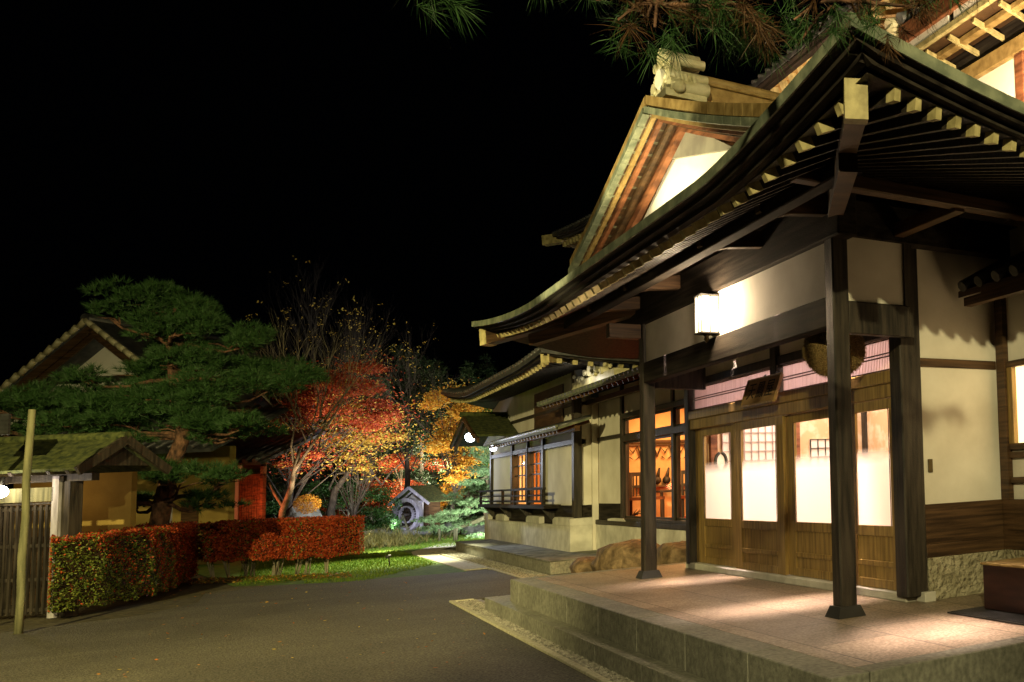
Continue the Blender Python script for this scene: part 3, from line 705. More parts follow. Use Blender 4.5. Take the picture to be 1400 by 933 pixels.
# ---------------------------------------------------------------- window corridor left of the porch
co_ = thing('window_corridor', 'white-walled corridor with tall amber lit windows left of the porch', 'building', (5.6, 17, 0))
CX = 5.6
MB().box(CX - .04, CX + .15, 12.9, 21.5, 0, .80).build('foundation', conc, co_, bevel=.01)
for ya, yb, h in ((19.2, 20.6, .93), (14.4, 15.7, .9)): MB().prism([(ya, .80), (yb, .80), (yb, h), (yb - .3, h + .02), (ya + .35, h + .02), (ya, .83)], 0, CX - .045, CX + .1).build('foundation_block', conc, co_)
MB().box(CX + .02, CX + .15, 19.75, 21.5, .86, 1.24).build('dark_boarding', woodh, co_)
MB().box(CX - .05, CX + .12, 12.9, 21.5, .80, .90).build('ground_beam', wood, co_, bevel=.01)
MB().box(CX + .03, CX + .12, 19.75, 21.5, 1.24, 3.6).build('wall', plaster, co_)
MB().box(CX + .03, CX + .12, 12.9, 19.75, 2.98, 3.6).build('wall', plaster, co_)
MB().box(CX - .02, CX + .12, 19.66, 19.8, .86, 3.6).build('post', wood, co_, bevel=.008)
MB().box(CX - .0, CX + .12, 19.8, 21.5, 2.56, 2.64).build('rail', wood, co_, bevel=.006)
for y in (16.75,): MB().box(CX - .01, CX + .12, y - .06, y + .06, .9, 3.6).build('post', wood, co_, bevel=.008)
MB().box(CX - .03, CX + .12, 12.9, 19.7, 2.46, 2.58).build('rail', wood, co_, bevel=.006)
MB().box(CX - .03, CX + .12, 12.9, 19.7, 2.92, 3.02).build('rail', wood, co_, bevel=.006)
MB().box(CX - .03, CX + .12, 12.9, 19.7, .9, .96).build('sill', wood, co_, bevel=.006)
def window(ya, yb, z0, z1, split=0):
    m = MB(); m.box(CX + .03, CX + .07, ya, ya + .05, z0, z1); m.box(CX + .03, CX + .07, yb - .05, yb, z0, z1)
    m.box(CX + .03, CX + .07, ya, yb, z0, z0 + .04); m.box(CX + .03, CX + .07, ya, yb, z1 - .04, z1)
    wn = m.build('window', wood, co_)
    MB().add([(CX + .05, ya, z0), (CX + .05, yb, z0), (CX + .05, yb, z1), (CX + .05, ya, z1)], [(0, 1, 2, 3)]).build('pane', glass, wn)
for ya, yb in ((18.2, 19.66), (16.8, 18.2), (15.1, 16.7), (13.4, 15.1)):
    window(ya, yb, .96, 2.46); window(ya, yb, 2.58, 2.92)
# room behind
rm = MB(); rm.box(9.0, 9.1, 12.9, 21.4, .8, 3.5); rm.box(CX + .12, 9.0, 21.3, 21.4, .8, 3.5); rm.box(CX + .12, 9.0, 12.9, 12.95, .8, 3.5); rm.box(CX + .12, 9.0, 12.95, 21.3, 3.45, 3.5)
rm.build('room_wall', roomwall, co_)
MB().box(CX + .12, 9.0, 12.95, 21.3, .80, .86).build('room_floor', redfloor, co_)
m = MB()
for y in np.arange(13.2, 21, .32): m.tube([(8.97, y, 2.25), (8.97, y + .16, 2.42), (8.97, y + .32, 2.25)], .022, 5)
m.box(8.96, 9.0, 12.95, 21.3, 2.45, 2.5); m.box(8.96, 9.0, 12.95, 21.3, 2.16, 2.2); m.build('carved_frieze', woodm, co_)
m = MB()
for x in np.arange(CX + .15, 8.8, .34):
    m.tube([(x, 21.26, 2.2), (x + .08, 21.25, 2.4), (x + .17, 21.25, 2.28), (x + .26, 21.25, 2.44), (x + .34, 21.26, 2.2)], .022, 5); m.tube([(x + .1, 21.26, 2.2), (x + .2, 21.26, 2.12), (x + .3, 21.26, 2.2)], .015, 5)
m.box(CX + .12, 9, 21.24, 21.3, 2.5, 2.56); m.box(CX + .12, 9, 21.24, 21.3, 2.44, 2.47); m.build('carved_frieze', woodm, co_)
MB().box(6.3, 9, 21.1, 21.3, 1.53, 1.57).build('shelf', woodm, co_)
m = MB()
for x in (6.75, 6.95, 7.5): m.ball((x, 21.2, 1.68), .09, 10); m.tube([(x, 21.2, 1.7), (x + .05, 21.2, 1.95)], [.05, .02], 6)
m.build('shelf_ornaments', wood, co_)
lamp('AREA', (7.0, 19.3, 3.4), 230, (1, .50, .17), 1.0, (7.0, 19.3, 0), sy=2.5); lamp('AREA', (7.4, 15.4, 3.4), 130, (1, .50, .18), 1.5, (7.4, 15.4, 0), sy=3.5)
# pent roof over the corridor
def pent(parent, y0, y1, xe, ze, xw, zw, name='pent_roof', th=.05, tl=True, nr=None):
    m = MB(); m.add([(xe, y0, ze), (xe, y1, ze), (xw, y1, zw), (xw, y0, zw), (xe, y0, ze - th), (xe, y1, ze - th), (xw, y1, zw - th), (xw, y0, zw - th)],
        [(3, 2, 1, 0), (4, 5, 6, 7), (1, 0, 4, 5), (2, 1, 5, 6), (3, 2, 6, 7), (0, 3, 7, 4)])
    p = m.build(name, copper, parent)
    if tl:
        m = MB(); y = y0 + .05
        while y < y1: m.tube([(xe - .02, y, ze + .005), (xw, y, zw + .005)], .04, 8); y += .24
        m.build('roof_tiles', tile, p)
    n = 0; m = MB(); y = y0 + .15
    while y < y1: m.beam((xe + .04, y, ze - th - .035), (xw, y, zw - th - .035), .05, .06); y += .3
    m.build('rafters', woodm, p)
    MB().box(xw - .3, xw - .2, y0 + .05, y1 - .05, ze - .06, ze + .04).build('purlin', woodm, p)
    return p
pent(co_, 12.9, 22.3, 4.62, 3.40, 5.7, 3.80)
MB().box(4.6, 4.66, 12.9, 22.35, 3.37, 3.455).build('eave_board', copper, co_)
m = MB(); m.prism([(20.9, 3.5), (22.2, 3.5), (21.5, 4.1)], 0, 5.15, 5.3); g_ = m.build('small_gable', white, co_)
m = MB()
for a, b, r_ in ((19.6, 3.88, .13), (20.0, 3.86, .06), (19.2, 3.86, .06), (18.8, 3.78, .07), (20.4, 3.76, .07)): m.tube([(4.95, a, b), (5.25, a, b)], r_, 14)
for i in range(9): m.ball((4.97, 18.2 + i * .32, 3.80 + .06 * sin(i * 1.7)), .045, 8)
m.box(4.98, 5.25, 18.0, 21, 3.60, 3.74); m.build('ornamental_ridge_end', ridgem, co_)
lamp('POINT', (4.7, 19.6, 3.7), 6, (1, .92, .75), .04)
# ---------------------------------------------------------------- wing
wg = thing('guest_wing', 'far white timber-framed wing with orange lattice window and balcony rail', 'building', (5.4, 26, 0))
m = MB(); m.box(5.06, 5.5, 21.5, 31.2, .2, .80); m.build('foundation', conc, wg, bevel=.01)
for ya, yb in ((21.5, 23.0), (24.3, 25.7), (28.3, 29.5), (30.6, 31.2)): MB().prism([(ya, .80), (yb, .80), (yb, .92), (yb - .2, .97), (ya + .1, .97), (ya, .95)], 0, 5.05, 5.5).build('foundation_block', conc, wg)
MB().box(5.16, 5.5, 21.55, 31, .80, 1.22).build('dark_boarding', woodh, wg)
MB().box(5.20, 5.5, 21.6, 24.55, 1.22, 4.1).build('wall', plaster, wg)
MB().box(5.20, 5.5, 27.9, 30.9, 1.22, 4.1).build('wall', white, wg)
MB().box(5.20, 5.5, 24.55, 27.9, 2.62, 4.1).build('wall', plaster, wg)
for y in (21.62, 24.45, 26.1, 27.95, 30.85): MB().box(5.14, 5.3, y - (.1 if y != 26.1 else .06), y + (.1 if y != 26.1 else .06), .85 if y < 22 else 1.2, 2.95 if 22 < y else 4.1).build('post', wood, wg, bevel=.01)
MB().box(5.15, 5.4, 21.6, 31, 2.52, 2.62).build('rail', wood, wg); MB().box(5.16, 5.4, 21.6, 31, 3.35, 3.42).build('rail', wood, wg)
MB().box(5.5, 5.62, 21.5, 21.6, .2, 3.5).build('return_wall', plaster, wg)
MB().box(5.17, 5.19, 22.6, 25.4, 3.0, 3.9).build('timber_boarding', woodm, wg)
# lattice window
m = MB(); y = 24.55
for i in range(9): yy = 24.6 + i * .41; m.box(5.22, 5.25, yy, yy + .04, 1.3, 2.52)
for z in (1.3, 1.62, 1.95, 2.2, 2.48): m.box(5.22, 5.25, 24.55, 27.9, z, z + .03)
lw = m.build('lattice_window', wood, wg)
MB().add([(5.27, 24.55, 1.25), (5.27, 27.9, 1.25), (5.27, 27.9, 2.52), (5.27, 24.55, 2.52)], [(0, 1, 2, 3)]).build('pane', glass, lw)
rm = MB(); rm.box(7.6, 7.7, 21.6, 31, .8, 3.0); rm.box(5.5, 7.6, 21.62, 21.7, .8, 3); rm.box(5.5, 7.6, 30.9, 31, .8, 3); rm.box(5.5, 7.6, 21.7, 30.9, 2.95, 3.0); rm.box(5.5, 7.6, 21.7, 30.9, .9, 1.0); rm.build('room_wall', roomwall, wg)
lamp('AREA', (6.6, 26.3, 2.9), 300, (1, .45, .12), 1.2, (6.6, 26.3, 0), sy=4)
pl_ = thing('paper_lamp', 'glowing square paper lamp inside the lattice window', 'lamp', (6.4, 25.9, 1.0))
MB().box(6.2, 6.5, 25.4, 26.2, 1.65, 2.0).build('shade', shoji_lit, pl_); MB().box(6.3, 6.4, 25.75, 25.85, 1.0, 1.65).build('stand', wood, pl_)
# balcony rail
bl = MB(); bl.box(4.86, 4.92, 23.0, 30.9, 1.58, 1.63); bl.box(4.87, 4.91, 23.0, 30.9, 1.44, 1.475); bl.box(4.87, 4.91, 23.0, 30.9, 1.30, 1.34)
for y in (23.1, 24.6, 26.1, 27.6, 29.1, 30.7): bl.box(4.86, 4.92, y, y + .06, 1.22, 1.62)
bl.box(4.85, 5.2, 22.9, 30.95, 1.16, 1.24); bl.build('balcony_rail', woodh, wg)
for y in (23.3, 25.6, 28, 30.3): MB().prism([(4.9, 1.16), (5.18, 1.16), (5.18, .85), (5.1, .9)], 1, y, y + .12).build('balcony_bracket', wood, wg)
pent(wg, 20.4, 28.0, 4.55, 2.80, 5.2, 3.02)
MB().box(4.53, 4.58, 20.4, 28.0, 2.77, 2.85).build('eave_board', copper, wg)
def Fw(d): return .5 * d
STW = [(.012, -.07), (.06, -.07), (.06, -.11), (.14, -.105)]
wroof, topW, sofW, liftW = roof(wg, 'wing', 3.9, 8, 18.6, 30.8, 4.02, .10, .42, Fw, Fw, STW, .22, .22, 5.2, 21.6, .27, .08, .09, mats=(tile, woodh, wood, cap), fr=(2.5, 1.5, 4.5), toff=.16, tiles=True, caplen=.06)
m = MB(); m.mi = 0; m.beam((3.98, 18.7, 3.98), (5.2, 20.0, 4.2), .16, .2); m.build('hip_rafter', cap, wroof)
m = MB()
for i in range(16): m.tube([(3.86, 18.7 + i * .8, 4.1), (3.9, 18.7 + i * .8, 4.1)], .05, 8)
# small gabled hood
hd = thing('gabled_hood', 'small mossy gabled roof at the far corner of the wing with floodlights under it', 'roof', (4.7, 28.9, 2.9))
def slab(mb, p, th=.06):
    p = [Vector(q) for q in p]; n_ = (p[1] - p[0]).cross(p[2] - p[0]).normalized() * th
    mb.add([*p, *[q - n_ for q in p]], [(0, 1, 2, 3), (7, 6, 5, 4), (0, 4, 5, 1), (1, 5, 6, 2), (2, 6, 7, 3), (3, 7, 4, 0)])
m = MB(); slab(m, [(4.15, 28.9, 3.62), (4.25, 27.3, 3.05), (5.2, 27.3, 3.05), (5.2, 28.9, 3.62)]); slab(m, [(4.15, 28.9, 3.62), (5.2, 28.9, 3.62), (5.2, 31.0, 2.95), (4.15, 31.0, 2.95)])
m.build('roof_slope', moss, hd)
m = MB()
for o in (0, .1): m.beam((4.18 + o, 28.9, 3.56 - o), (4.18 + o, 31.0, 2.89 - o), .05, .12); m.beam((4.18 + o, 28.9, 3.56 - o), (4.18 + o, 27.3, 2.99 - o), .05, .12)
m.build('barge_board', woodm, hd)
m = MB(); m.prism([(27.5, 2.9), (30.8, 2.9), (28.9, 3.45)], 0, 4.95, 5.0); m.build('gable_panel', white, hd)
MB().tube([(4.1, 28.9, 3.66), (5.2, 28.9, 3.66)], .07, 8).build('ridge', moss, hd)
def flood(loc, d, lab, r_=.1):
    f = thing('floodlight', lab, 'floodlight', loc)
    l = Vector(loc); dv = Vector(d).normalized()
    MB().tube([l - dv * .22, l - dv * .1, l], [r_ * .4, r_, r_], 14).build('lamp_housing', lilac_wood, f)
    MB().tube([l + dv * .001, l + dv * .02], r_ * .95, 14).build('lamp_glass', bulb, f)
    MB().tube([l - dv * .2, l + Vector((.25, 0, .15))], .02, 6).build('arm', black, f)
    return f
flood((4.35, 29.0, 3.05), (-.5, -.55, -.3), 'larger white floodlight tucked under the gabled hood', .13)
flood((4.75, 28.1, 2.72), (-.4, -.8, -.2), 'small round white spotlight at the far wing corner post', .085)
lamp('SPOT', (4.6, 31.5, 2.9), 2600, (.86, .92, 1), .08, (5.6, 38, 1.2), 120, .6)
lamp('SPOT', (4.2, 28.0, 2.6), 300, (.85, .9, 1), .08, (3.2, 23, 0), 80, .7)
lamp('SPOT', (4.2, 32.4, 2.4), 110, (.8, .86, 1), .08, (5.2, 29.2, 1.8), 80, .7)
# ---------------------------------------------------------------- far platform and rocks
fp = thing('low_stone_platform', 'low grey stone platform along the foot of the far wing', 'platform', (4.7, 25, 0))
MB().box(4.22, 5.75, 19.4, 30.3, 0, .235).build('platform_body', granedge, fp, bevel=.01)
sl = MB(); y = 19.4
while y < 30.2: sl.box(4.20, 5.75, y + .004, min(y + 1.5, 30.32) - .004, .236, .262); y += 1.5
sl.build('slabs', rockg, fp)
def boulder(name, lab, cat, c, r, sq, m_, seed, n=20, box_=False, zrot=0):
    random.seed(seed); mb = MB(); mb.ball((0, 0, 0), 1, n)
    ph = [random.uniform(0, 6) for _ in range(9)]
    vs = []
    for v in mb.v:
        x, y, z = v; pw = .45 if box_ else .75
        f = 1 / max(1e-6, (abs(x) ** (2 / pw) + abs(y) ** (2 / pw) + abs(z) ** (2 / pw)) ** (pw / 2))
        f = f * (1 + .06 * sin(3 * x + ph[0]) * sin(3 * y + ph[1]) + .05 * sin(7 * z + ph[2] + 4 * x) + .03 * sin(11 * y + ph[3]) + .035 * abs(sin(6 * x + 5 * z + ph[4])) - .03 * abs(sin(8 * y - 6 * z + ph[5])))
        X, Y_, Z = x * f * r * sq[0], y * f * r * sq[1], z * f * r * sq[2]
        vs.append((c[0] + X * cos(zrot) - Y_ * sin(zrot), c[1] + X * sin(zrot) + Y_ * cos(zrot), c[2] + Z))
    mb.v = vs; o = mb.build(name, m_); me = o.data
    for v in me.vertices: v.co -= Vector((c[0], c[1], 0))
    o.location = (c[0], c[1], 0); return tag(o, lab, cat)
boulder('boulder', 'big rounded brown boulder behind the left porch column', 'rock', (4.95, 16.9, .28), .75, (.65, 1.1, .50), rock, 3, zrot=.2)
boulder('boulder', 'reddish boulder right of the left porch column, against the corridor foundation', 'rock', (5.15, 15.1, .30), .55, (.65, 1.1, .72), rock, 5)
boulder('cut_stone', 'squared brown stepping stone at the end of the low platform', 'stone', (4.55, 17.9, .12), .42, (.7, 1.2, .55), rock, 9, box_=True)
# ---------------------------------------------------------------- furniture inside the corridor room
def chair(loc, rz, lab):
    t = thing('chair', lab, 'chair', loc, rz, 'chairs in the amber room')
    MB().box(-.25, .25, -.25, .25, .42, .48).build('seat', redwood, t, True)
    for a in (-1, 1):
        for b in (-1, 1): MB().box(a * .22 - .022, a * .22 + .022, b * .22 - .022, b * .22 + .022, 0, .42 if b < 0 else 1.0).build('leg', wood, t, True)
    m = MB(); m.box(-.24, .24, .2, .24, .92, 1.0); m.box(-.24, .24, .2, .24, .68, .73)
    for i in range(5): m.box(-.16 + i * .08 - .01, -.16 + i * .08 + .01, .21, .23, .5, .92)
    m.build('backrest', wood, t, True); return t
chair((6.25, 20.3, .86), rad(20), 'dark slatted chair behind the glass, nearest the left porch column')
chair((6.95, 19.6, .86), rad(-25), 'dark slatted chair behind the glass, nearest the glazed doors')
tb = thing('low_table', 'dark wooden table between the two chairs in the amber room', 'table', (6.7, 20.4, .86))
MB().box(6.45, 7.2, 20.1, 20.8, 1.42, 1.46).build('table_top', wood, tb)
for a in (6.48, 7.12):
    for b in (20.13, 20.72): MB().box(a, a + .05, b, b + .05, .86, 1.42).build('leg', wood, tb)
vs_ = thing('dried_arrangement', 'dark tangled dried plant arrangement on the red floor behind the leftmost pane', 'plant', (5.9, 20.5, .86))
m = MB(); rr = random.Random(4)
for i in range(16): twigs(m, (5.92, 20.5, .9), (rr.uniform(-.6, .6), rr.uniform(-1, 1), rr.uniform(.1, .6)), .26, .02, 1, rr, .6, 2, -.1)
m.build('twig_bundle', wood, vs_)
# ================================================================ left side
# hedges
def hedge(name, lab, line, width, z0, z1, n, size, colfn, nrm_=None):
    t = thing(name, lab, 'hedge', (line[0][0], line[0][1], 0))
    pts = [Vector((*p, 0)) for p in line]
    # smooth core
    m = MB(); rows = []; NR = []
    for i, p in enumerate(pts):
        d = (pts[min(i + 1, len(pts) - 1)] - pts[max(i - 1, 0)]).normalized(); nrm = Vector((-d.y, d.x, 0)) if not nrm_ else Vector((*nrm_[i], 0)); NR.append(tuple(nrm))
        rows.append([p + nrm * .06 + Vector((0, 0, z0 + .06)), p + nrm * .06 + Vector((0, 0, z1 - .06)), p + nrm * (width - .06) + Vector((0, 0, z1 - .06)), p + nrm * (width - .06) + Vector((0, 0, z0 + .06))])
    rows[0] = [q + (pts[1] - pts[0]).normalized() * .06 for q in rows[0]]; rows[-1] = [q - (pts[-1] - pts[-2]).normalized() * .06 for q in rows[-1]]
    m.grid(rows, False, True); m.add(rows[0], [(0, 1, 2, 3)]); m.add(rows[-1], [(3, 2, 1, 0)])
    m.build('branch_core', noise_mat('hedge_core', (.015, .01, .005), (.05, .025, .01), .9, (20, 20, 20)), t)
    L = [0]
    for a, b in zip(pts[:-1], pts[1:]): L.append(L[-1] + (b - a).length)
    s = RNG.uniform(0, L[-1], n); idx = np.clip(np.searchsorted(L, s) - 1, 0, len(pts) - 2)
    A = np.array(pts)[idx]; B = np.array(pts)[idx + 1]; la = np.array(L)[idx]; lb = np.array(L)[idx + 1]
    tt = ((s - la) / (lb - la))[:, None]; p = A + (B - A) * tt; d = (B - A) / np.linalg.norm(B - A, axis=1)[:, None]; nr = np.array(NR)[idx] * (1 - tt) + np.array(NR)[idx + 1] * tt
    which = RNG.uniform(0, 1, n); wv = np.where(which < .62, RNG.uniform(-.03, .10, n), np.where(which < .92, RNG.uniform(0, width, n), RNG.uniform(width - .1, width, n)))
    zz = np.where((which >= .62) & (which < .92), RNG.uniform(z1 - .1, z1 + .02, n), RNG.uniform(z0, z1, n))
    bump = .03 * np.sin(s * 9 + 3 * np.sin(zz * 7)) + .02 * np.sin(s * 23 + zz * 17)
    ends = RNG.uniform(0, 1, n) < .1; s2 = np.where(RNG.uniform(0, 1, n) < .5, 0, 1)
    pe = np.where(s2[:, None] == 0, np.array(pts[0]), np.array(pts[-1])); p = np.where(ends[:, None], pe, p); nr = np.where(ends[:, None], np.where(s2[:, None] == 0, np.array(NR[0]), np.array(NR[-1])), nr)
    wv = np.where(ends, RNG.uniform(0, width, n), wv + bump); zz = np.where(ends, RNG.uniform(z0, z1, n), zz + bump * .6)
    p = p + nr * wv[:, None]; p[:, 2] = zz
    mi = colfn(p, s / L[-1])
    fast_mesh('foliage', leaf_quads(p, size, 0, .8), 4, [L_hedge_g, L_hedge_r], mi, t)
    return t, p
def cf1(p, s):
    pr = np.clip(.15 + 1.5 * (s - .12) + .55 * (p[:, 2] - .75) + .25 * np.sin(p[:, 1] * 5 + p[:, 2] * 6), .05, .95); pr = np.where(p[:, 2] > 1.13, np.maximum(pr, .75), pr)
    return (RNG.uniform(0, 1, len(p)) < pr).astype(int)
hedge('clipped_hedge', 'nearer clipped hedge turning from green to red beside the gate', [(-2.32, 19.6), (-1.8, 20.4), (-1.38, 21.5), (-1.18, 23), (-1.08, 25), (-1.03, 27.2)], .9, .12, 1.2, 52000, .020, cf1, [(-.12, .99), (-.3, .95), (-.55, .83), (-.8, .6), (-.9, .4), (-.95, .3)])
def cf2(p, s): return (RNG.uniform(0, 1, len(p)) < np.clip(.92 + .06 * np.sin(p[:, 0] * 7), 0, 1) - .25 * (s < .12)).astype(int)
h2, _ = hedge('clipped_hedge', 'farther red hedge on bare stems beside the lawn', [(-1.0, 26.9), (-.2, 25.8), (.5, 25.1), (1.2, 24.5)], .9, .38, 1.18, 36000, .024, cf2)
rr = random.Random(3)
for i in range(9):
    m = MB()
    a = i / 9; bx = -.82 + 2.02 * a + rr.uniform(-.08, .08) + .1; by = 26.5 - 2.0 * a + .35
    for k in range(4): m.tube([(bx + rr.uniform(-.05, .05), by, -.02), (bx + rr.uniform(-.12, .12), by + rr.uniform(-.1, .1), .5)], .014, 5)
    m.build('stem_cluster', barkg, h2)
n = 2500; c = np.stack([RNG.uniform(-1.1, 1.5, n), RNG.uniform(0, 1, n), RNG.uniform(0, .05, n)], 1); c[:, 1] = 25.4 - .95 * c[:, 0] + c[:, 1] * 1.5 - 1.0
tag(fast_mesh('leaf_litter', leaf_quads(c, .03, .7), 4, [L_olive, L_fallen], (RNG.uniform(0, 1, n) < .4).astype(int)), 'brown leaf litter and tufts under the red hedge', 'leaf litter', kind='stuff')
# pole
po = MB(); bpole = Vector((-2.42, 18.15, 0)); po.tube([(0, 0, 0), (.012, 0, .5), (.004, 0, 1.0), (.02, .01, 1.5), (.01, .01, 2), (.035, .02, 2.95)], [.047, .043, .045, .04, .041, .037], 10)
pob = po.build('wooden_pole', pale_wood); pob.location = bpole; tag(pob, 'tall weathered greenish wooden prop pole standing beside the gate', 'pole')
# gate (local frame facing the camera)
D0 = 14.2; gk = D0 / F
def LX(px, px0, k=None): return (px - px0) * (k or gk)
g0 = G(40, D0); gt = thing('garden_gate', 'roofed timber garden gate with vertical lattice door and mossy roof', 'gate', g0, ANG)
def LZ(py, hy=698, k=None): return 1.6 + (hy - py) * (k or gk)
m = MB(); m.box(-1.6, .40, -.05, .05, LZ(686), LZ(667)); m.build('lintel', pale_wood, gt, True)
m = MB(); m.box(-1.6, .4, -.03, .03, LZ(690), LZ(687)); m.build('rail', wood, gt, True)
def lattice(x0, x1):
    m = MB(); x = x0
    while x < x1: m.box(x, x + .035, -.02, .02, .06, 1.68); x += .088
    for z in (.1, .55, 1.05, 1.6): m.box(x0, x1, .0, .03, z, z + .05)
    m.build('lattice_door', wood, gt, True)
lattice(-.62, .36); lattice(-1.6, -.66)
MB().box(.38, .48, -.05, .015, 0, 2.1).build('post', lilac_wood, gt, True); MB().box(.48, .60, .0, .2, 0, 2.02).build('post', wood, gt, True)
MB().box(-1.7, .9, .02, .14, 2.02, 2.13).build('beam', wood, gt, True)
m = MB(); slab(m, [(-2.2, -.4, 2.2), (1.12, -.4, 2.2), (1.12, .3, 2.66), (-2.2, .3, 2.66)], .05); slab(m, [(-2.2, .3, 2.66), (1.12, .3, 2.66), (1.12, 1.0, 2.2), (-2.2, 1.0, 2.2)], .05)
rf = m.build('roof', moss, gt, True)
m = MB(); x = -2.15
while x < 1.0: m.beam((x, -.38, 2.14), (x, .28, 2.57), .05, .06); x += .28
m.build('rafters', wood, gt, True)
m = MB()
for sg in (-1, 1): m.beam((1.14, .3, 2.64), (1.14, .3 + sg * .74, 2.15), .05, .13)
m.prism([(-.2, 2.24), (.8, 2.24), (.3, 2.56)], 0, 1.0, 1.03); m.build('gable_board', wood, gt, True)
MB().tube([(-2.2, .3, 2.69), (1.16, .3, 2.69)], .07, 8).build('ridge', moss, gt, True)
MB().box(-2.6, -.55, 2.2, 2.3, 0, 1.15).build('back_wall', woodm, gt, True)
MB().box(-2.6, -.55, 2.2, 2.3, 1.15, 2.3).build('back_panel', ochre, gt, True)
gl = thing('gate_lamp', 'glowing round white lamp fixed under the gate roof at the left edge', 'lamp', G(-2, D0 - .25, 1.9), ANG)
MB().ball((0, 0, 0), .095, 16).build('globe', bulbw, gl, True); MB().tube([(0, 0, .08), (0, .05, .22)], .02, 6).build('arm', black, gl, True)
p = G(6, D0 - .5, 2.0); lamp('POINT', p, 16, (1, .82, .62), .08)
p = G(10, D0 + 1.2, 1.9); lamp('POINT', p, 16, (1, .6, .25), .08)
sc_ = thing('wall_panel', 'dark slatted panel at the left edge above the gate', 'panel', G(0, 13.2, 0), ANG)
m = MB(); m.box(-.4, .06, 0, .03, 2.68, 2.98)
for i in range(5): m.box(-.4, .065, -.01, 0, 2.70 + i * .06, 2.72 + i * .06)
m.build('panel_board', black, sc_, True); MB().box(-.3, -.25, .03, .1, 0, 2.9).build('post', black, sc_, True)
# left house
DH = 25.0; hk = DH / F
hs = thing('left_house', 'ochre-walled house with white gable and tiled roof behind the pine', 'house', G(200, DH), ANG)
def X_(px): return (px - 200) * hk
def Z_(py): return 1.6 + (692 - py) * hk
MB().box(X_(60), X_(312), 0, .2, 0, 3.1).build('wall', ochre, hs, True)
for px in (127, 233): MB().box(X_(px) - .06, X_(px) + .06, -.05, .02, 0, 3.0).build('post', lilac_wood, hs, True)
MB().box(X_(60), X_(312), -.04, .0, Z_(648), Z_(645)).build('rail', wood, hs, True)
MB().box(X_(250), X_(272), -.05, 0, .2, 1.7).build('window_board', woodm, hs, True)
m = MB(); slab(m, [(X_(40), -1.0, 3.0), (X_(330), -1.0, 3.0), (X_(330), 1.5, 4.2), (X_(40), 1.5, 4.2)], .1)
x = X_(40)
m.build('lower_roof', tile, hs, True)
m = MB()
while x < X_(330): m.tube([(x, -1.03, 3.04), (x, 1.5, 4.25)], .07, 6); x += .3
m.build('roof_tiles', tile, hs, True)
# gable
gx, gz = X_(108) - .95, Z_(424); sl_ = .80
m = MB(); y_ = 1.2
ez = gz - 3.4 * sl_
m.prism([(gx - 2.9, gz - .45 - 2.9 * sl_), (gx + 2.9, gz - .45 - 2.9 * sl_), (gx, gz - .45)], 1, y_ + .5, y_ + .6); m.build('gable_wall', white, hs, True)
m = MB(); m.box(gx - 2.4, gx + 2.4, y_ + .42, y_ + .5, Z_(508), Z_(499)); m.box(gx - .06, gx + .06, y_ + .42, y_ + .5, 3.2, Z_(505)); m.build('gable_beam', wood, hs, True)
m = MB()
for sg in (-1, 1):
    slab(m, [(gx, y_ - .2, gz), (gx + sg * 3.4, y_ - .2, ez), (gx + sg * 3.4, y_ + 5, ez), (gx, y_ + 5, gz)] if sg < 0 else [(gx, y_ + 5, gz), (gx + sg * 3.4, y_ + 5, ez), (gx + sg * 3.4, y_ - .2, ez), (gx, y_ - .2, gz)], .1)
mr = m.build('main_roof', tile, hs, True)
m = MB()
for sg in (-1, 1):
    for o, zz in ((0, -.16), (.12, -.3)): m.beam((gx, y_ - .12 + o, gz + zz), (gx + sg * 3.35, y_ - .12 + o, ez + zz), .05, .2)
m.build('barge_board', woodm, hs, True)
m = MB()
for sg in (-1, 1):
    for i in range(15):
        t0 = i / 15; m.tube([(gx + sg * 3.4 * t0, y_ - .28, gz + .05 - 3.4 * t0 * sl_), (gx + sg * 3.4 * (t0 + .055), y_ - .25, gz + .02 - 3.4 * (t0 + .055) * sl_)], .075, 8)
m.build('verge_tiles', ridgem, mr, True)
MB().tube([(gx, y_ - .3, gz + .1), (gx, y_ + 5, gz + .1)], .13, 10).build('ridge', tile, mr, True)
fin = MB(); fin.tube([(gx + .1, y_ + 2.5, gz), (gx + .1, y_ + 2.5, gz + .7)], [.12, .02], 8); fin.build('roof_finial', tile, mr, True)
lamp('POINT', G(215, 21.8, 3.2), 75, (1, .82, .36), .1)  # unseen point light added to brighten the ochre house wall
# garden annex with red doors
an = thing('red_door_annex', 'low annex with red-lit slatted doors and a pale panel under a tiled eave', 'building', G(330, 27), ANG)
ak = 27 / F
def XA(px): return (px - 330) * ak
def ZA(py): return 1.6 + (687 - py) * ak
MB().box(XA(312), XA(327), 0, .1, 0, ZA(627)).build('plaster_panel', white, an, True)
for a, b in ((328, 341), (342, 356)):
    m = MB(); x = XA(a)
    while x < XA(b): m.box(x, x + .05, -.03, .03, .3, ZA(654)); x += .075
    m.box(XA(a), XA(b), -.04, .03, 1.0, 1.06); m.build('slatted_door', redwood, an, True)
MB().box(XA(328), XA(360), .06, .1, .2, ZA(627)).build('wall', woodm, an, True)
MB().box(XA(357), XA(361), -.06, .06, 0, ZA(640)).box(XA(328), XA(361), -.06, .04, ZA(654), ZA(650)).build('door_frame', redwood, an, True)
m = MB(); slab(m, [(XA(285), -.8, ZA(640) + .1), (XA(385), -.8, ZA(640) + .1), (XA(385), 1.6, ZA(590)), (XA(285), 1.6, ZA(590))], .08); m.build('roof', tile, an, True)
m = MB(); x = XA(285)
while x < XA(385): m.tube([(x, -.84, ZA(640) + .14), (x, 1.6, ZA(588))], .07, 6); x += .28
m.build('roof_tiles', tile, an, True)
p = G(352, 26.4, 1.5); lamp('POINT', p, 32, (1, .22, .08), .1)
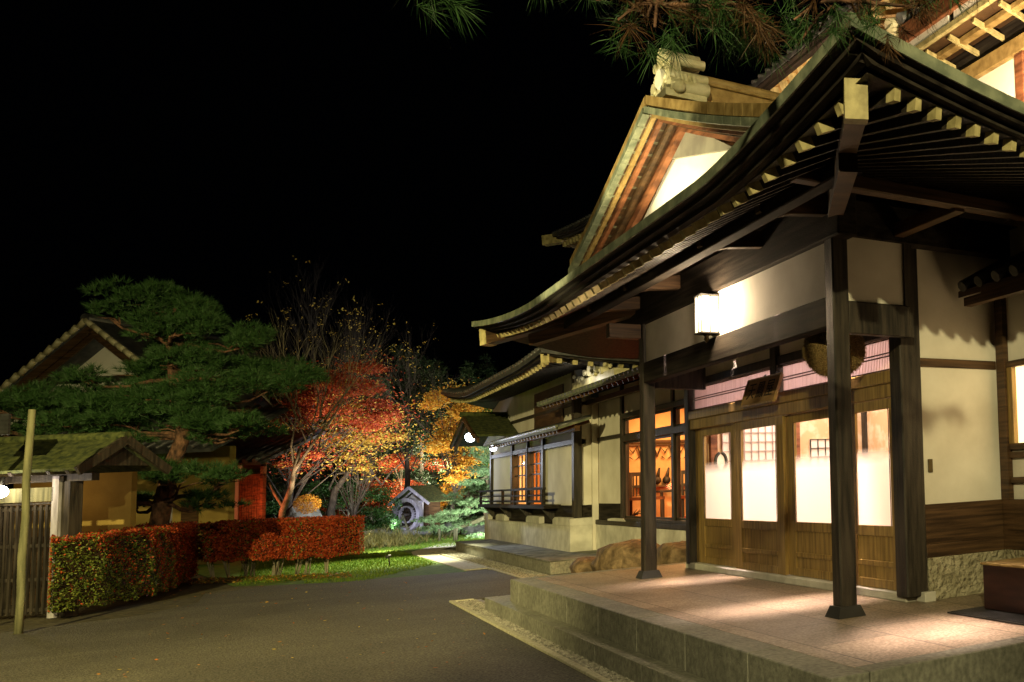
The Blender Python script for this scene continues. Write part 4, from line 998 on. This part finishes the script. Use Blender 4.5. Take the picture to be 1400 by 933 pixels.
# ---------------------------------------------------------------- watermill hut
Dm = 38.0; mk = Dm / F
mh = thing('watermill_hut', 'small mossy-roofed watermill hut on stones at the far end of the lawn', 'hut', G(558, Dm), ANG - rad(9))
mh.scale = (.92, .85, .98)
def XM(px): return (px - 561) * mk / .72
def ZM(py): return 1.6 + (677 - py) * mk
MB().box(-.62, .62, .5, 1.2, .25, 1.35).build('hut_wall', woodm, mh, True)
m = MB(); m.prism([(-.62, 1.35), (.62, 1.35), (0, 1.8)], 1, .5, 1.2); m.build('gable_wall', lilac_wood, mh, True)
m = MB(); slab(m, [(0, .05, 1.95), (-.98, .05, 1.28), (-.98, 1.5, 1.28), (0, 1.5, 1.95)], .06); slab(m, [(0, 1.5, 1.95), (.98, 1.5, 1.28), (.98, .05, 1.28), (0, .05, 1.95)], .06); m.build('roof', moss, mh, True)
m = MB()
for sg in (-1, 1): m.beam((0, .03, 1.92), (sg * 1.0, .03, 1.23), .05, .11); m.beam((0, .3, 1.80), (sg * .8, .3, 1.25), .05, .06)
m.build('barge_board', lilac_wood, mh, True)
m = MB(); m.box(.5, .6, .1, .2, .25, 1.3); m.box(-.62, -.54, .1, .2, .25, 1.3); m.box(-.62, .62, .1, .18, 1.28, 1.36); m.build('frame_post', lilac_wood, mh, True)
def ring(mb, r0, r1, y0, y1, cz, n=40, cx=0):
    rows = []
    for i in range(n):
        a = 2 * pi * i / n; rows.append([(cx + r * cos(a), y, cz + r * sin(a)) for r, y in ((r0, y0), (r1, y0), (r1, y1), (r0, y1))])
    mb.grid(rows + [rows[0]], False, True)
m = MB(); ring(m, .53, .68, -.16, .06, .82); ring(m, .30, .36, -.14, .04, .82)
m.build('wheel_rim', lilac_wood, mh, True); m = MB()  # rim coloured pale lilac to look lit by the cool spot
for i in range(12):
    a = 2 * pi * i / 12; m.beam((.12 * cos(a), -.03, .82 + .12 * sin(a)), (.52 * cos(a), -.03, .82 + .52 * sin(a)), .03, .05, up=(0, 1, 0))
for i in range(24):
    a = 2 * pi * i / 24; m.beam((.4 * cos(a), -.03, .82 + .4 * sin(a)), (.5 * cos(a + .12), -.03, .82 + .5 * sin(a + .12)), .14, .02, up=(0, 0, 1) if abs(cos(a)) > .3 else (1, 0, 0))
m.tube([(0, -.3, .82), (0, .6, .82)], .07, 10); m.build('wheel_spokes', wood, mh, True)  # spokes coloured dark to stand for shade inside the wheel
m = MB(); m.tube([(-.2, -.3, .15), (0, -.3, .82)], .04, 6); m.tube([(.28, -.3, .15), (0, -.3, .82)], .04, 6); m.tube([(-.12, -.3, .35), (.18, -.3, .35)], .03, 6); m.build('wheel_stand', pale_wood, mh, True)
MB().box(-1.1, 1.5, -.4, 1.8, 0, .2).build('stone_base', rockg, mh, True, bevel=.05)
lamp('SPOT', G(540, 34.5, .4), 600, (.72, .74, 1), .06, G(560, 38, 1.0), 50, .7)
# lawn spike light
ll = thing('lawn_spike_light', 'small black spike light standing in the lawn', 'light', (2.32, 25.9, 0))
MB().tube([(2.32, 25.9, 0), (2.30, 25.9, .2)], .015, 6).build('spike', black, ll); MB().tube([(2.24, 25.88, .21), (2.34, 25.9, .24)], .035, 8).build('lamp_head', black, ll)
# ---------------------------------------------------------------- trees
def pine_pads(t, pads, mat, length, width, per=14, dens=230, parent_name='foliage'):
    C = []; Dn = []
    for (c, r) in pads:
        nn = int(dens * r[0] * r[1]) + 8
        a = RNG.uniform(0, 2 * pi, nn); q = np.sqrt(RNG.uniform(0, 1, nn)) * (1 + .15 * np.sin(a * 5 + c[0] * 9))
        z = RNG.uniform(-.6, 1, nn) * np.sqrt(np.clip(1 - q ** 2, .02, 1))
        P3 = np.stack([c[0] + r[0] * q * np.cos(a), c[1] + r[1] * q * np.sin(a), c[2] + r[2] * z], 1); C.append(P3)
        Dn.append(np.stack([.8 * q * np.cos(a), .8 * q * np.sin(a), np.full(nn, .55)], 1) + RNG.normal(size=(nn, 3)) * .3)
    return fast_mesh(parent_name, needles(np.concatenate(C), np.concatenate(Dn), length, width, per, .75, .15), 3, mat, parent=t)
# big cloud-pruned pine left
Dp = 18.0; pk = Dp / F
b0 = G(212, Dp); pn = thing('cloud_pruned_pine', 'large dark cloud-pruned pine leaning over the hedge at left', 'tree', b0, ANG)
def Q(px, py, dy=0): return Vector(((px - 212) * pk, dy, 1.6 + (691 - py) * pk))
tr = [Q(205, 735), Q(222, 690), Q(232, 640), Q(247, 600), Q(246, 560), Q(232, 520), Q(225, 470), Q(205, 420)]
tr[0].z = -.1
m = MB(); m.tube(tr, [.16, .145, .13, .115, .10, .085, .06, .03], 12)
pads = []
rr = random.Random(11)
spec = [(205, 405, 60, 20), (245, 412, 38, 15), (165, 430, 20, 11), (270, 455, 55, 20), (200, 450, 60, 22), (330, 470, 45, 18), (185, 475, 40, 16), (250, 495, 62, 20), (330, 505, 55, 18), 
        (150, 515, 30, 12), (365, 520, 35, 13), (60, 545, 52, 16), (20, 552, 45, 14), (120, 545, 55, 20), (180, 555, 55, 20), (290, 545, 62, 20),  (20, 580, 35, 12), (240, 580, 50, 16), (310, 585, 58, 14), (150, 590, 50, 14),
        (60, 570, 60, 14), (130, 575, 60, 14), (300, 560, 60, 16),  (350, 530, 50, 15), (330, 600, 60, 14), (250, 540, 70, 20), (170, 500, 60, 18),   (200, 575, 60, 14), (215, 612, 42, 10), (270, 655, 46, 16), (320, 660, 32, 12), (280, 690, 38, 12), (128, 675, 42, 11), (155, 688, 34, 8), (370, 590, 34, 12), (95, 560, 40, 14), (185, 515, 50, 18)]
for (x, y, rx, rz) in spec:
    dy = rr.uniform(-.8, .8); c = Q(x, y, dy)
    for _q in range(5): pads.append(((c.x + rr.uniform(-.6, .6) * rx * pk, c.y + rr.uniform(-.6, .6) * rx * pk, c.z + rr.uniform(-.6, .9) * rz * pk), (rx * pk * rr.uniform(.35, .6), rx * pk * rr.uniform(.35, .55), rz * pk * rr.uniform(.6, 1.1))))
    k_ = min(range(len(tr)), key=lambda i: abs(tr[i].z - (c.z - .25)) + .001 * i); s0 = tr[max(1, min(k_, len(tr) - 1))]
    mid = (s0 + c) / 2 + Vector((0, 0, -.12 + rr.uniform(-.1, .1)))
    e_ = c + Vector((0, 0, -rz * pk * .6)); m.tube([s0, s0.lerp(mid, .5) + Vector((0, 0, .05)), mid, mid.lerp(e_, .6) + Vector((0, 0, -.06)), e_], [.05, .042, .034, .024, .012], 6)
    for _ in range(5):
        q = e_ + Vector((rr.uniform(-1, 1) * rx * pk * .7, rr.uniform(-1, 1) * rx * pk * .6, rr.uniform(0, .12))); m.tube([mid.lerp(e_, .7), (mid.lerp(e_, .7) + q) / 2 + Vector((0, 0, .04)), q], [.018, .012, .006], 4)
m.build('trunk', bark, pn, True)
def loc2w(root, pads):
    Mx = ROOT[root.name]; return [((Mx @ Vector(c)), r) for c, r in pads]
pine_pads(pn, loc2w(pn, pads), L_pine, .15, .005, 14, 620)
# generic broadleaf tree
def tree(name, lab, base, h, trunk_r, clumps, mats, size, nper, bark_m=barkg, lean=(0, 0), seed=1, cat='tree', group=None, bare=0, mi_p=None, limbs=True, aspect=.7, fluffy=False, scatter=0):
    t = thing(name, lab, cat, base, 0, group); rr = random.Random(seed); m = MB(); base = Vector(base)
    top = base + Vector((lean[0], lean[1], h * .62)); pts = [base + Vector((0, 0, -.1))]
    for i in range(1, 6): f_ = i / 5; pts.append(base.lerp(top, f_) + Vector((rr.uniform(-1, 1), rr.uniform(-1, 1), 0)) * trunk_r * 1.2)
    m.tube(pts, [trunk_r * (1 - .13 * i) for i in range(6)], 8)
    cs = []
    if fluffy:
        clumps = [(dx + rr.uniform(-.5, .5), dy + rr.uniform(-.5, .5), dz + rr.uniform(-.4, .45), (r_[0] * q, r_[1] * q, r_[2] * q)) for (dx, dy, dz, r_) in clumps for q in (rr.uniform(.55, .85), rr.uniform(.45, .7), rr.uniform(.3, .6))]
    for (dx, dy, dz, r_) in clumps:
        c = base + Vector((dx, dy, dz)); cs.append((c, r_))
        if limbs:
            s0 = pts[rr.randint(2, 5)]; md = (s0 + c) / 2 + Vector((rr.uniform(-.2, .2), rr.uniform(-.2, .2), -.1)); m.tube([s0, md, c], [trunk_r * .26, trunk_r * .15, trunk_r * .06], 5)
    for i in range(bare):
        s0 = pts[rr.randint(2, 5)]; twigs(m, s0, (rr.uniform(-1, 1), rr.uniform(-1, 1), rr.uniform(.5, 1.5)), h * .42, trunk_r * .35, 3, rr, .5, 3, .25, 4)
    m.build('trunk', bark_m, t)
    C = []
    for c, r_ in cs:
        q, u = ell(int(nper * (r_[0] * r_[1] * r_[2]) ** .66 * 6), tuple(c), r_, .25); C.append(q)
    if scatter:
        A_ = np.array([tuple(c) for c, _r in cs]); C.append(A_[RNG.integers(0, len(A_), scatter)] + RNG.normal(size=(scatter, 3)) * np.array([.42, .42, .22]))
    C = np.concatenate(C) if C else np.zeros((0, 3))
    if len(C):
        mi = np.zeros(len(C), int)
        if mi_p: mi = RNG.choice(len(mats), len(C), p=mi_p)
        fast_mesh('crown', leaf_quads(C, size, .3, aspect), 4, mats, mi, t)
    return t
def cl(rng, n, sx, sz, z0, z1, r0, r1, fl=.45, dx=0):
    return [(dx + rng.uniform(-sx, sx), rng.uniform(-sx, sx), rng.uniform(z0, z1), (rng.uniform(r0, r1), rng.uniform(r0, r1), rng.uniform(r0, r1) * fl)) for _ in range(n)]
rr = random.Random(21)
# red maple (the floodlit one)
b = G(384, 29)
tree('red_maple', 'spreading red maple with yellow-lit heart behind the hedge', b, 5.2, .09, [(*( (u_[0]) * .777, u_[0] * -.628, 0),) + () for u_ in []] +
     [((x * 1.0 * .777 + d * .63), (x * 1.0 * -.628 + d * .77), 3.0 + (z - 2.0) * 1.0, (r_, r_, r_ * .36)) for x, d, z, r_ in
      [(-.9, 0, 2.3, .55), (-.4, .5, 2.9, .7), (.2, 0, 3.6, .8), (.9, .3, 3.9, .85), (1.7, .2, 3.7, .9), (2.3, .5, 3.2, .75), (1.2, -.3, 3.2, .8), (.3, -.4, 2.7, .7), (-.2, .2, 3.3, .6), (2.3, 0, 2.7, .5), (-1.3, .3, 2.5, .5), (-.7, .4, 4.0, .5), (.6, .8, 4.3, .7), (1.9, .8, 4.4, .7), (2.5, .6, 3.2, .45), (-1.1, .1, 3.2, .5), (-1.6, .2, 2.1, .4), (.2, .2, 2.0, .5)]],
     [L_red, L_yel], .045, 900, barkd, (.35, .1), 5, mi_p=[.93, .07], bare=4, fluffy=True, scatter=9000)
tree('yellow_maple', 'small pale yellow maple lit from below within the red crown', G(485, 31), 3.2, .06,
     [((x * .777), (x * -.628), z + .75, (r_, r_, r_ * .4)) for x, z, r_ in [(-.3, 2.9, .6), (.4, 2.6, .55), (-.8, 2.4, .5), (.9, 3.0, .5), (0, 3.5, .6), (-.9, 3.3, .4), (.2, 2.1, .5)]], [L_yel, L_red], .05, 620, barkd, (.1, 0), 8, mi_p=[.8, .2], bare=1, fluffy=True, scatter=4500)
p = G(500, 27.6, .35); lamp('SPOT', p, 2700, (1, .84, .6), .1, G(474, 30.6, 3.9), 62, .8)
p = G(440, 26.5, 1.1); lamp('SPOT', p, 330, (1, .72, .45), .1, G(435, 29, 4.4), 70, .7)
# tall bare trees behind
for i, (px_, D_, h_, lb) in enumerate([(430, 36, 9.6, 'tall bare tree with thin upright twigs above the red maple'), (475, 38, 9.0, 'bare tree with a few pale leaves right of the tallest bare tree'), (555, 40, 7.6, 'bare branching tree between the maple and the orange maple')]):
    t = thing('bare_tree', lb, 'tree', G(px_, D_)); mb = MB(); rq = random.Random(40 + i); bb = G(px_, D_)
    mb.tube([bb, bb + Vector((.05, 0, h_ * .3)), bb + Vector((0, .05, h_ * .5))], [.13, .1, .07], 7); tips = []
    for k_ in range(5): twigs(mb, bb + Vector((0, 0, h_ * rq.uniform(.25, .5))), (rq.uniform(-.5, .5), rq.uniform(-.5, .5), 1.2), h_ * .30, .03, 3, rq, .34, 3, .35, 4, tips)
    mb.build('trunk', barkd, t)
    tp = np.array([tuple(q) for q in tips]); sel = tp[RNG.uniform(0, 1, len(tp)) < .10]
    fast_mesh('leaves', leaf_quads(np.repeat(sel, 3, 0) + RNG.normal(size=(len(sel) * 3, 3)) * .05, .04), 4, L_yel, parent=t)
# orange maple right
tree('orange_maple', 'orange-yellow maple left of the small gabled hood', G(618, 40), 6.2, .1,
     [((x * .777), (x * -.628), z, (r_, r_, r_ * .5)) for x, z, r_ in [(-.4, 5.6, .9), (.4, 5.0, .8), (-.3, 4.4, .9), (.6, 3.9, .9), (0, 3.3, .9), (.9, 3.2, .7), (-.6, 3.7, .6), (.3, 2.6, .7), (.9, 4.8, .6), (1.3, 3.9, .6), (.7, 5.8, .6)]], [L_org, L_yel], .06, 520, barkd, (.2, 0), 13, mi_p=[.75, .25], bare=3, fluffy=True, scatter=3500)
tree('green_tree', 'bright green leafy tree behind the gabled hood', G(668, 42), 5.6, .1,
     [((x * .777), (x * -.628), z, (r_, r_, r_ * .7)) for x, z, r_ in [(0, 4.6, 1.0), (.8, 3.9, .9), (-.7, 4.0, .8), (.2, 3.2, .9), (.9, 5.1, .7), (1.4, 3.0, .8), (-.2, 5.5, .7)]], [L_bright, L_green], .06, 420, barkg, (0, 0), 14, mi_p=[.6, .4])
p = G(640, 38.5, .6); lamp('SPOT', p, 1300, (1, .95, .72), .1, G(640, 40, 4.5), 95, .7)
# low orange shrubs by the hut
for i, (px_, D_, h_, ms, lb) in enumerate([(600, 41, 2.0, L_org, 'round orange-red shrub right of the watermill hut'), (520, 40, 2.3, L_red, 'dark red bushy maple left of the watermill hut'), (478, 36, 1.9, L_red, 'small red bush under the white curved branch'), (560, 43, 3.2, L_red, 'deep red shrub behind the watermill hut')]):
    rq = random.Random(60 + i); tree('red_shrub', lb, G(px_, D_), h_, .05, cl(rq, 9, h_ * .38, 0, h_ * .35, h_, .4, .65, .6), [ms, L_olive], .05, 420, barkg, (0, 0), 60 + i, 'shrub', mi_p=[.8, .2])
# green garden pines/shrubs left of hut
for i, (px_, D_, h_, ms, lb) in enumerate([(478, 33, 2.3, L_green, 'dense green shrub right of the red hedge end'), (508, 35, 1.7, L_green, 'low rounded green shrub near the hut stones'), (452, 34, 2.5, L_green, 'dark green shrub behind the red hedge end'), (395, 31, 1.7, L_green, 'leafy green shrub between the annex and the maple trunk'), (520, 37, 1.0, L_bright, 'tiny bright moss-green mound beside the watermill hut')]):
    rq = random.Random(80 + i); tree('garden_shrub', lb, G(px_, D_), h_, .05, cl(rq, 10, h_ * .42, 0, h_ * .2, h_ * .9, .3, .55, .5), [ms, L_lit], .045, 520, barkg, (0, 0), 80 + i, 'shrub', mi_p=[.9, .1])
tree('round_orange_bush', 'small round clipped orange bush above the red hedge', G(420, 28.5), 1.5, .03, [(0, 0, 1.45, (.36, .36, .3))], [L_org], .025, 3000, barkg, (0, 0), 3, 'shrub', limbs=False)
# white curved branches (old plum) in front of the maple
t = thing('old_plum_tree', 'old tree with pale twisting branches in front of the yellow maple', 'tree', G(448, 31)); mb = MB(); bb = G(448, 31)
def B(px, py, D=31): return P(px, py, D)
mb.tube([G(452, 31, -.05), B(452, 700), B(458, 670), B(478, 645), B(488, 630)], [.14, .12, .1, .075, .06], 8)
mb.tube([B(488, 630), B(505, 640), B(513, 652), B(522, 663)], [.05, .045, .035, .02], 6); mb.tube([B(488, 630), B(470, 615), B(455, 600), B(462, 580)], [.05, .04, .03, .02], 6)
mb.tube([B(478, 645), B(460, 648), B(450, 668), B(455, 678)], [.05, .04, .03, .02], 6); mb.tube([B(522, 663), B(535, 645), B(555, 628), B(565, 620)], [.03, .022, .016, .01], 5)
rq = random.Random(5)
for i in range(8): twigs(mb, B(488 + rq.uniform(-20, 20), 625 + rq.uniform(-15, 10)), (rq.uniform(-1, 1), rq.uniform(-.5, .5), rq.uniform(.2, 1)), 1.0, .02, 2, rq, .5, 2, .1)
mb.build('trunk', barkd, t)
# slim trunk by the hedge end (maple stems at px 385)
t = thing('young_tree', 'slim curved forked tree rising behind the red hedge', 'tree', G(385, 27)); mb = MB()
def B2(px, py, D=27): return P(px, py, D)
mb.tube([G(384, 27, 0), B2(386, 700), B2(398, 668), B2(403, 640), B2(412, 610)], [.09, .08, .065, .05, .035], 8)
mb.tube([B2(388, 695), B2(375, 675), B2(368, 660)], [.05, .04, .025], 6); mb.tube([B2(402, 645), B2(425, 610), B2(452, 575), B2(470, 545)], [.045, .035, .025, .015], 6); mb.tube([B2(403, 640), B2(398, 610), B2(405, 570)], [.04, .03, .015], 6)
rq = random.Random(15)
for i in range(14): twigs(mb, B2(410 + rq.uniform(-12, 30), 600 + rq.uniform(-30, 20)), (rq.uniform(-1, 1), rq.uniform(-.5, .5), rq.uniform(.6, 1.6)), 1.5, .018, 2, rq, .4, 3, .25)
mb.build('trunk', barkg, t)
# lit pine at right with propped limbs
Dl = 33.5; lk = Dl / F
t = thing('floodlit_pine', 'pale floodlit pine with long propped limbs beside the far wing', 'tree', G(700, Dl)); mb = MB()
def B3(px, py, D=Dl): return P(px, py, D)
mb.tube([B3(715, 735), B3(700, 712), B3(680, 700), B3(655, 712), B3(625, 722), B3(605, 735)], [.2, .17, .13, .09, .06, .03], 8)
mb.tube([B3(715, 720), B3(690, 665), B3(662, 680), B3(640, 695), B3(620, 712)], [.16, .12, .09, .06, .03], 8)
mb.tube([B3(690, 665), B3(680, 640), B3(660, 655), B3(640, 665)], [.1, .08, .05, .025], 8); mb.tube([B3(710, 725), B3(712, 660), B3(690, 600), B3(680, 570)], [.14, .11, .08, .05], 8)
mb.build('trunk', pale_wood, t)
pads = []
rq = random.Random(31)
for (x, y, rx, rz) in [(600, 715, 22, 5), (590, 722, 14, 4), (618, 705, 20, 5), (640, 690, 18, 6), (625, 680, 14, 4), (655, 672, 22, 7), (640, 660, 16, 5), (670, 650, 20, 8), (650, 640, 16, 6), (680, 630, 22, 9), (665, 618, 20, 8), (690, 655, 20, 8), (645, 715, 24, 4), (670, 695, 18, 5), (685, 610, 22, 9), (612, 728, 20, 4), (660, 735, 22, 4)]:
    for _ in range(2): pads.append((tuple(P(x + rq.uniform(-8, 8), y + rq.uniform(-4, 4), Dl + rq.uniform(-1.2, 1.2))), (rx * lk * 1.0, rx * lk * .9, rz * lk * 1.1)))
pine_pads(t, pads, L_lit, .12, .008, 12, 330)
for i, (px_, y_) in enumerate([(601, 720), (622, 722), (624.5, 722)]):
    q = G(px_, 31.5); s = MB().tube([q, q + Vector((0, 0, .42))], .04, 7); o = s.build('prop_post', pale_wood, None)
    for v in o.data.vertices: v.co -= q
    o.location = q; tag(o, ['leftmost short wooden prop post under the pine limb', 'short wooden prop post, left one of the close pair under the pine limb', 'short wooden prop post, right one of the close pair under the pine limb'][i], 'post', 'props under the pine limbs')
# conifers behind
cf = [(505, 44, 8.2), (545, 48, 9.4), (575, 46, 8.6), (592, 50, 8.8), (525, 52, 8.0), (640, 50, 8.6), (665, 52, 9.2), (390, 45, 6.5), (610, 54, 8.5), (700, 50, 7.5), (560, 56, 8), (470, 54, 7.4), (420, 50, 6.8), (350, 48, 5.6)]
words = ['tallest', 'broad', 'narrow', 'slender', 'second', 'dark', 'shadowy', 'low', 'dim', 'hidden', 'far', 'farther', 'sparse', 'shortest']
for i, (px_, D_, h_) in enumerate(cf):
    bb = G(px_, D_); t = thing('conifer', 'tall dark conifer in the unlit wood behind the garden', 'tree', bb, 0, 'dark conifers behind the garden')
    mb = MB(); mb.tube([bb, bb + Vector((0, 0, h_))], [.16, .02], 7); C = []; Dn = []
    for k_ in range(int(h_ * 9)):
        z = RNG.uniform(.12, .98) * h_; r_ = (1 - z / h_) * h_ * .2 + .25; a = RNG.uniform(0, 2 * pi); e_ = bb + Vector((cos(a) * r_, sin(a) * r_, z - r_ * .25))
        mb.tube([bb + Vector((0, 0, z)), e_], [.03, .008], 4, False)
        q = RNG.uniform(.25, 1, 26)[:, None]; s0 = np.array(bb + Vector((0, 0, z))); C.append(s0 + (np.array(e_) - s0) * q + RNG.normal(size=(26, 3)) * .12); Dn.append(np.tile([cos(a) * .5, sin(a) * .5, -.3], (26, 1)))
    mb.build('trunk', barkd, t); fast_mesh('foliage', needles(np.concatenate(C), np.concatenate(Dn), .22, .02, 5, .8, 0), 3, L_dark, parent=t)
# dim wood mass far behind
n = 26000; th_ = RNG.uniform(330, 730, n); C = np.array([tuple(G(a, d)) for a, d in zip(th_, RNG.uniform(57, 64, n))]); C[:, 2] = RNG.uniform(0, 1, n) ** .8 * (5.2 + 1.3 * np.sin(th_ / 23) + .8 * np.sin(th_ / 9))
tag(fast_mesh('far_wood', leaf_quads(C, .22), 4, [L_dark, L_olive], (RNG.uniform(0, 1, n) < .3).astype(int)), 'dark unlit wood forming the background of the garden', 'wood', kind='stuff')
lamp('POINT', G(560, 41.5, 1.2), 700, (1, .8, .55), .3); lamp('POINT', G(610, 46, 3.0), 1300, (1, .9, .6), .3); lamp('POINT', G(500, 41, 2.0), 600, (1, .75, .45), .3)  # unseen fill lights added to brighten the background trees
lamp('SPOT', G(650, 37, .4), 1500, (1, 1, .85), .1, G(668, 42, 4.0), 100, .7)
lamp('SPOT', G(470, 29, .3), 190, (.95, 1, .85), .08, G(488, 34, 1.2), 90, .7)
lamp('SPOT', G(672, 31.5, .3), 900, (.95, 1, .95), .1, G(640, 33.8, 2.0), 110, .7)
# garden boulders
for i, (px_, D_, r_, lb) in enumerate([(482, 30, .42, 'mossy grey garden rock at the lawn edge nearest the red hedge'), (500, 31.5, .5, 'wide low grey rock left of the watermill hut stones'), (520, 34, .45, 'grey rock below the tiny moss mound'), (470, 31.5, .5, 'dark rock behind the nearest garden rock'), (620, 36.5, .5, 'dark flat rock under the floodlit pine limbs'), (655, 36, .6, 'larger dark rock under the floodlit pine near the wing'), (415, 29.5, .5, 'pale rock glimpsed above the red hedge')]):
    q = G(px_, D_); boulder('garden_rock', lb, 'rock', (q.x, q.y, .12 if i < 6 else .7), r_, (1, .8, .7 if i < 6 else 1.6), rockg, 100 + i, 16)
n = 3000; q0 = G(480, 29.5); C = np.stack([q0.x + RNG.normal(size=n) * .8, q0.y + RNG.normal(size=n) * .8, np.abs(RNG.normal(size=n)) * .15], 1)
tag(fast_mesh('ground_cover', needles(C, np.tile([0, 0, 1.], (n, 1)), .28, .008, 4, .9, .3), 3, L_olive), 'grassy olive ground cover around the garden rocks', 'ground cover', kind='stuff')
lamp('SPOT', G(520, 26.5, .25), 260, (1, .88, .62), .06, G(540, 36, 1), 100, .7)
lamp('SPOT', G(600, 24, 3.4), 3000, (1, .95, .55), .15, (2.6, 27.5, 0), 72, .7)
# overhanging pine twigs at the top of the view
ov = thing('overhanging_pine', 'pine branches with long green and brown needles hanging into the top of the view', 'tree', P(1000, -260, 3.7))
mb = MB(); rq = random.Random(77); GC = []; BC = []
main = [P(1000, -260, 3.7), P(1040, -60, 3.5), P(980, 10, 3.4), P(900, 5, 3.3)]; mb.tube(main, [.03, .02, .012, .006], 6)
mb.tube([main[1], P(1150, 0, 3.6), P(1250, 10, 3.7)], [.02, .012, .006], 6); mb.tube([main[0], P(700, -120, 3.3), P(600, -20, 3.2)], [.02, .012, .005], 6)
tc_ = [(590, -5, 3.2, 0), (575, 2, 3.2, 0), (605, -14, 3.2, 0), (815, 12, 3.3, 0), (800, -5, 3.3, 0), (845, 40, 3.3, 0), (860, 15, 3.35, 1), (885, 35, 3.3, 1), (895, 50, 3.3, 0), (930, 20, 3.4, 0), (945, 25, 3.35, 1), (975, 30, 3.4, 0), (968, 40, 3.5, 0), (1000, 38, 3.4, 0), (1020, 30, 3.4, 1), (1045, 55, 3.4, 1), (1040, 72, 3.6, 0), (1060, 15, 3.5, 0), (1085, 40, 3.5, 0), (1110, 10, 3.5, 1), (1010, 5, 3.4, 1), (1140, 25, 3.6, 0), (1170, 5, 3.6, 1), (1200, 20, 3.6, 0), (1225, -5, 3.7, 0), (1255, 15, 3.7, 1), (1290, 5, 3.7, 0), (1320, -10, 3.7, 1), (880, -5, 3.3, 0), (950, -5, 3.3, 0), (1090, 75, 3.7, 0), (1120, 55, 3.7, 0), (1020, 70, 3.7, 0), (760, -25, 3.3, 0), (1180, 45, 3.8, 1), (1240, 35, 3.8, 1)]
for (x, y, D, br) in tc_:
    c = P(x, y - 12, D); (BC if br else GC).append(tuple(c)); near = min([main[1], main[2], main[3], P(1150, 0, 3.6), P(1250, 10, 3.7), P(700, -120, 3.3), P(600, -20, 3.2)], key=lambda q: (q - c).length)
    mb.tube([near, (near + c) / 2 + Vector((0, 0, .03)), c], [.007, .006, .005], 5)
mb.build('branch', bark, ov)
def tufts(C, mat, nm):
    out = []
    for c in C:
        for _ in range(3):
            d = RNG.normal(size=3) * .6 + np.array([0, 0, -.35]); d /= np.linalg.norm(d); o_ = np.array(c) + RNG.normal(size=3) * .035
            k_ = int(RNG.integers(35, 80)); t_ = RNG.uniform(0, 1, k_)[:, None]; ln = RNG.uniform(.085, .135)
            base = o_ + d * t_ * .06 + RNG.normal(size=(k_, 3)) * .004
            nd_ = d * RNG.uniform(.3, .9) + unit(k_) * RNG.uniform(.5, .95); nd_ /= np.linalg.norm(nd_, axis=1)[:, None]
            L_ = ln * RNG.uniform(.6, 1.1, k_)[:, None]; s_ = np.cross(nd_, unit(k_)); s_ /= np.linalg.norm(s_, axis=1)[:, None]; wd = .0011
            mid = base + nd_ * L_ * .55; tip = base + nd_ * L_ + np.array([0, 0, -.018]) * RNG.uniform(0, 1, k_)[:, None]
            out.append(np.stack([base - s_ * wd, base + s_ * wd, mid + s_ * wd * .9, tip, mid - s_ * wd * .9, mid - s_ * wd * .9], 1)[:, [0, 1, 2, 0, 2, 4, 4, 2, 3]].reshape(-1, 3))
    fast_mesh(nm, np.concatenate(out), 3, mat, parent=ov)
tufts(GC, L_pine, 'green_needles'); tufts(BC, L_brown, 'brown_needles')
lamp('POINT', P(1000, 60, 2.2) + Vector((-.6, -.5, -.2)), .06, (1, .85, .5), .1)
bpy.context.view_layer.update()
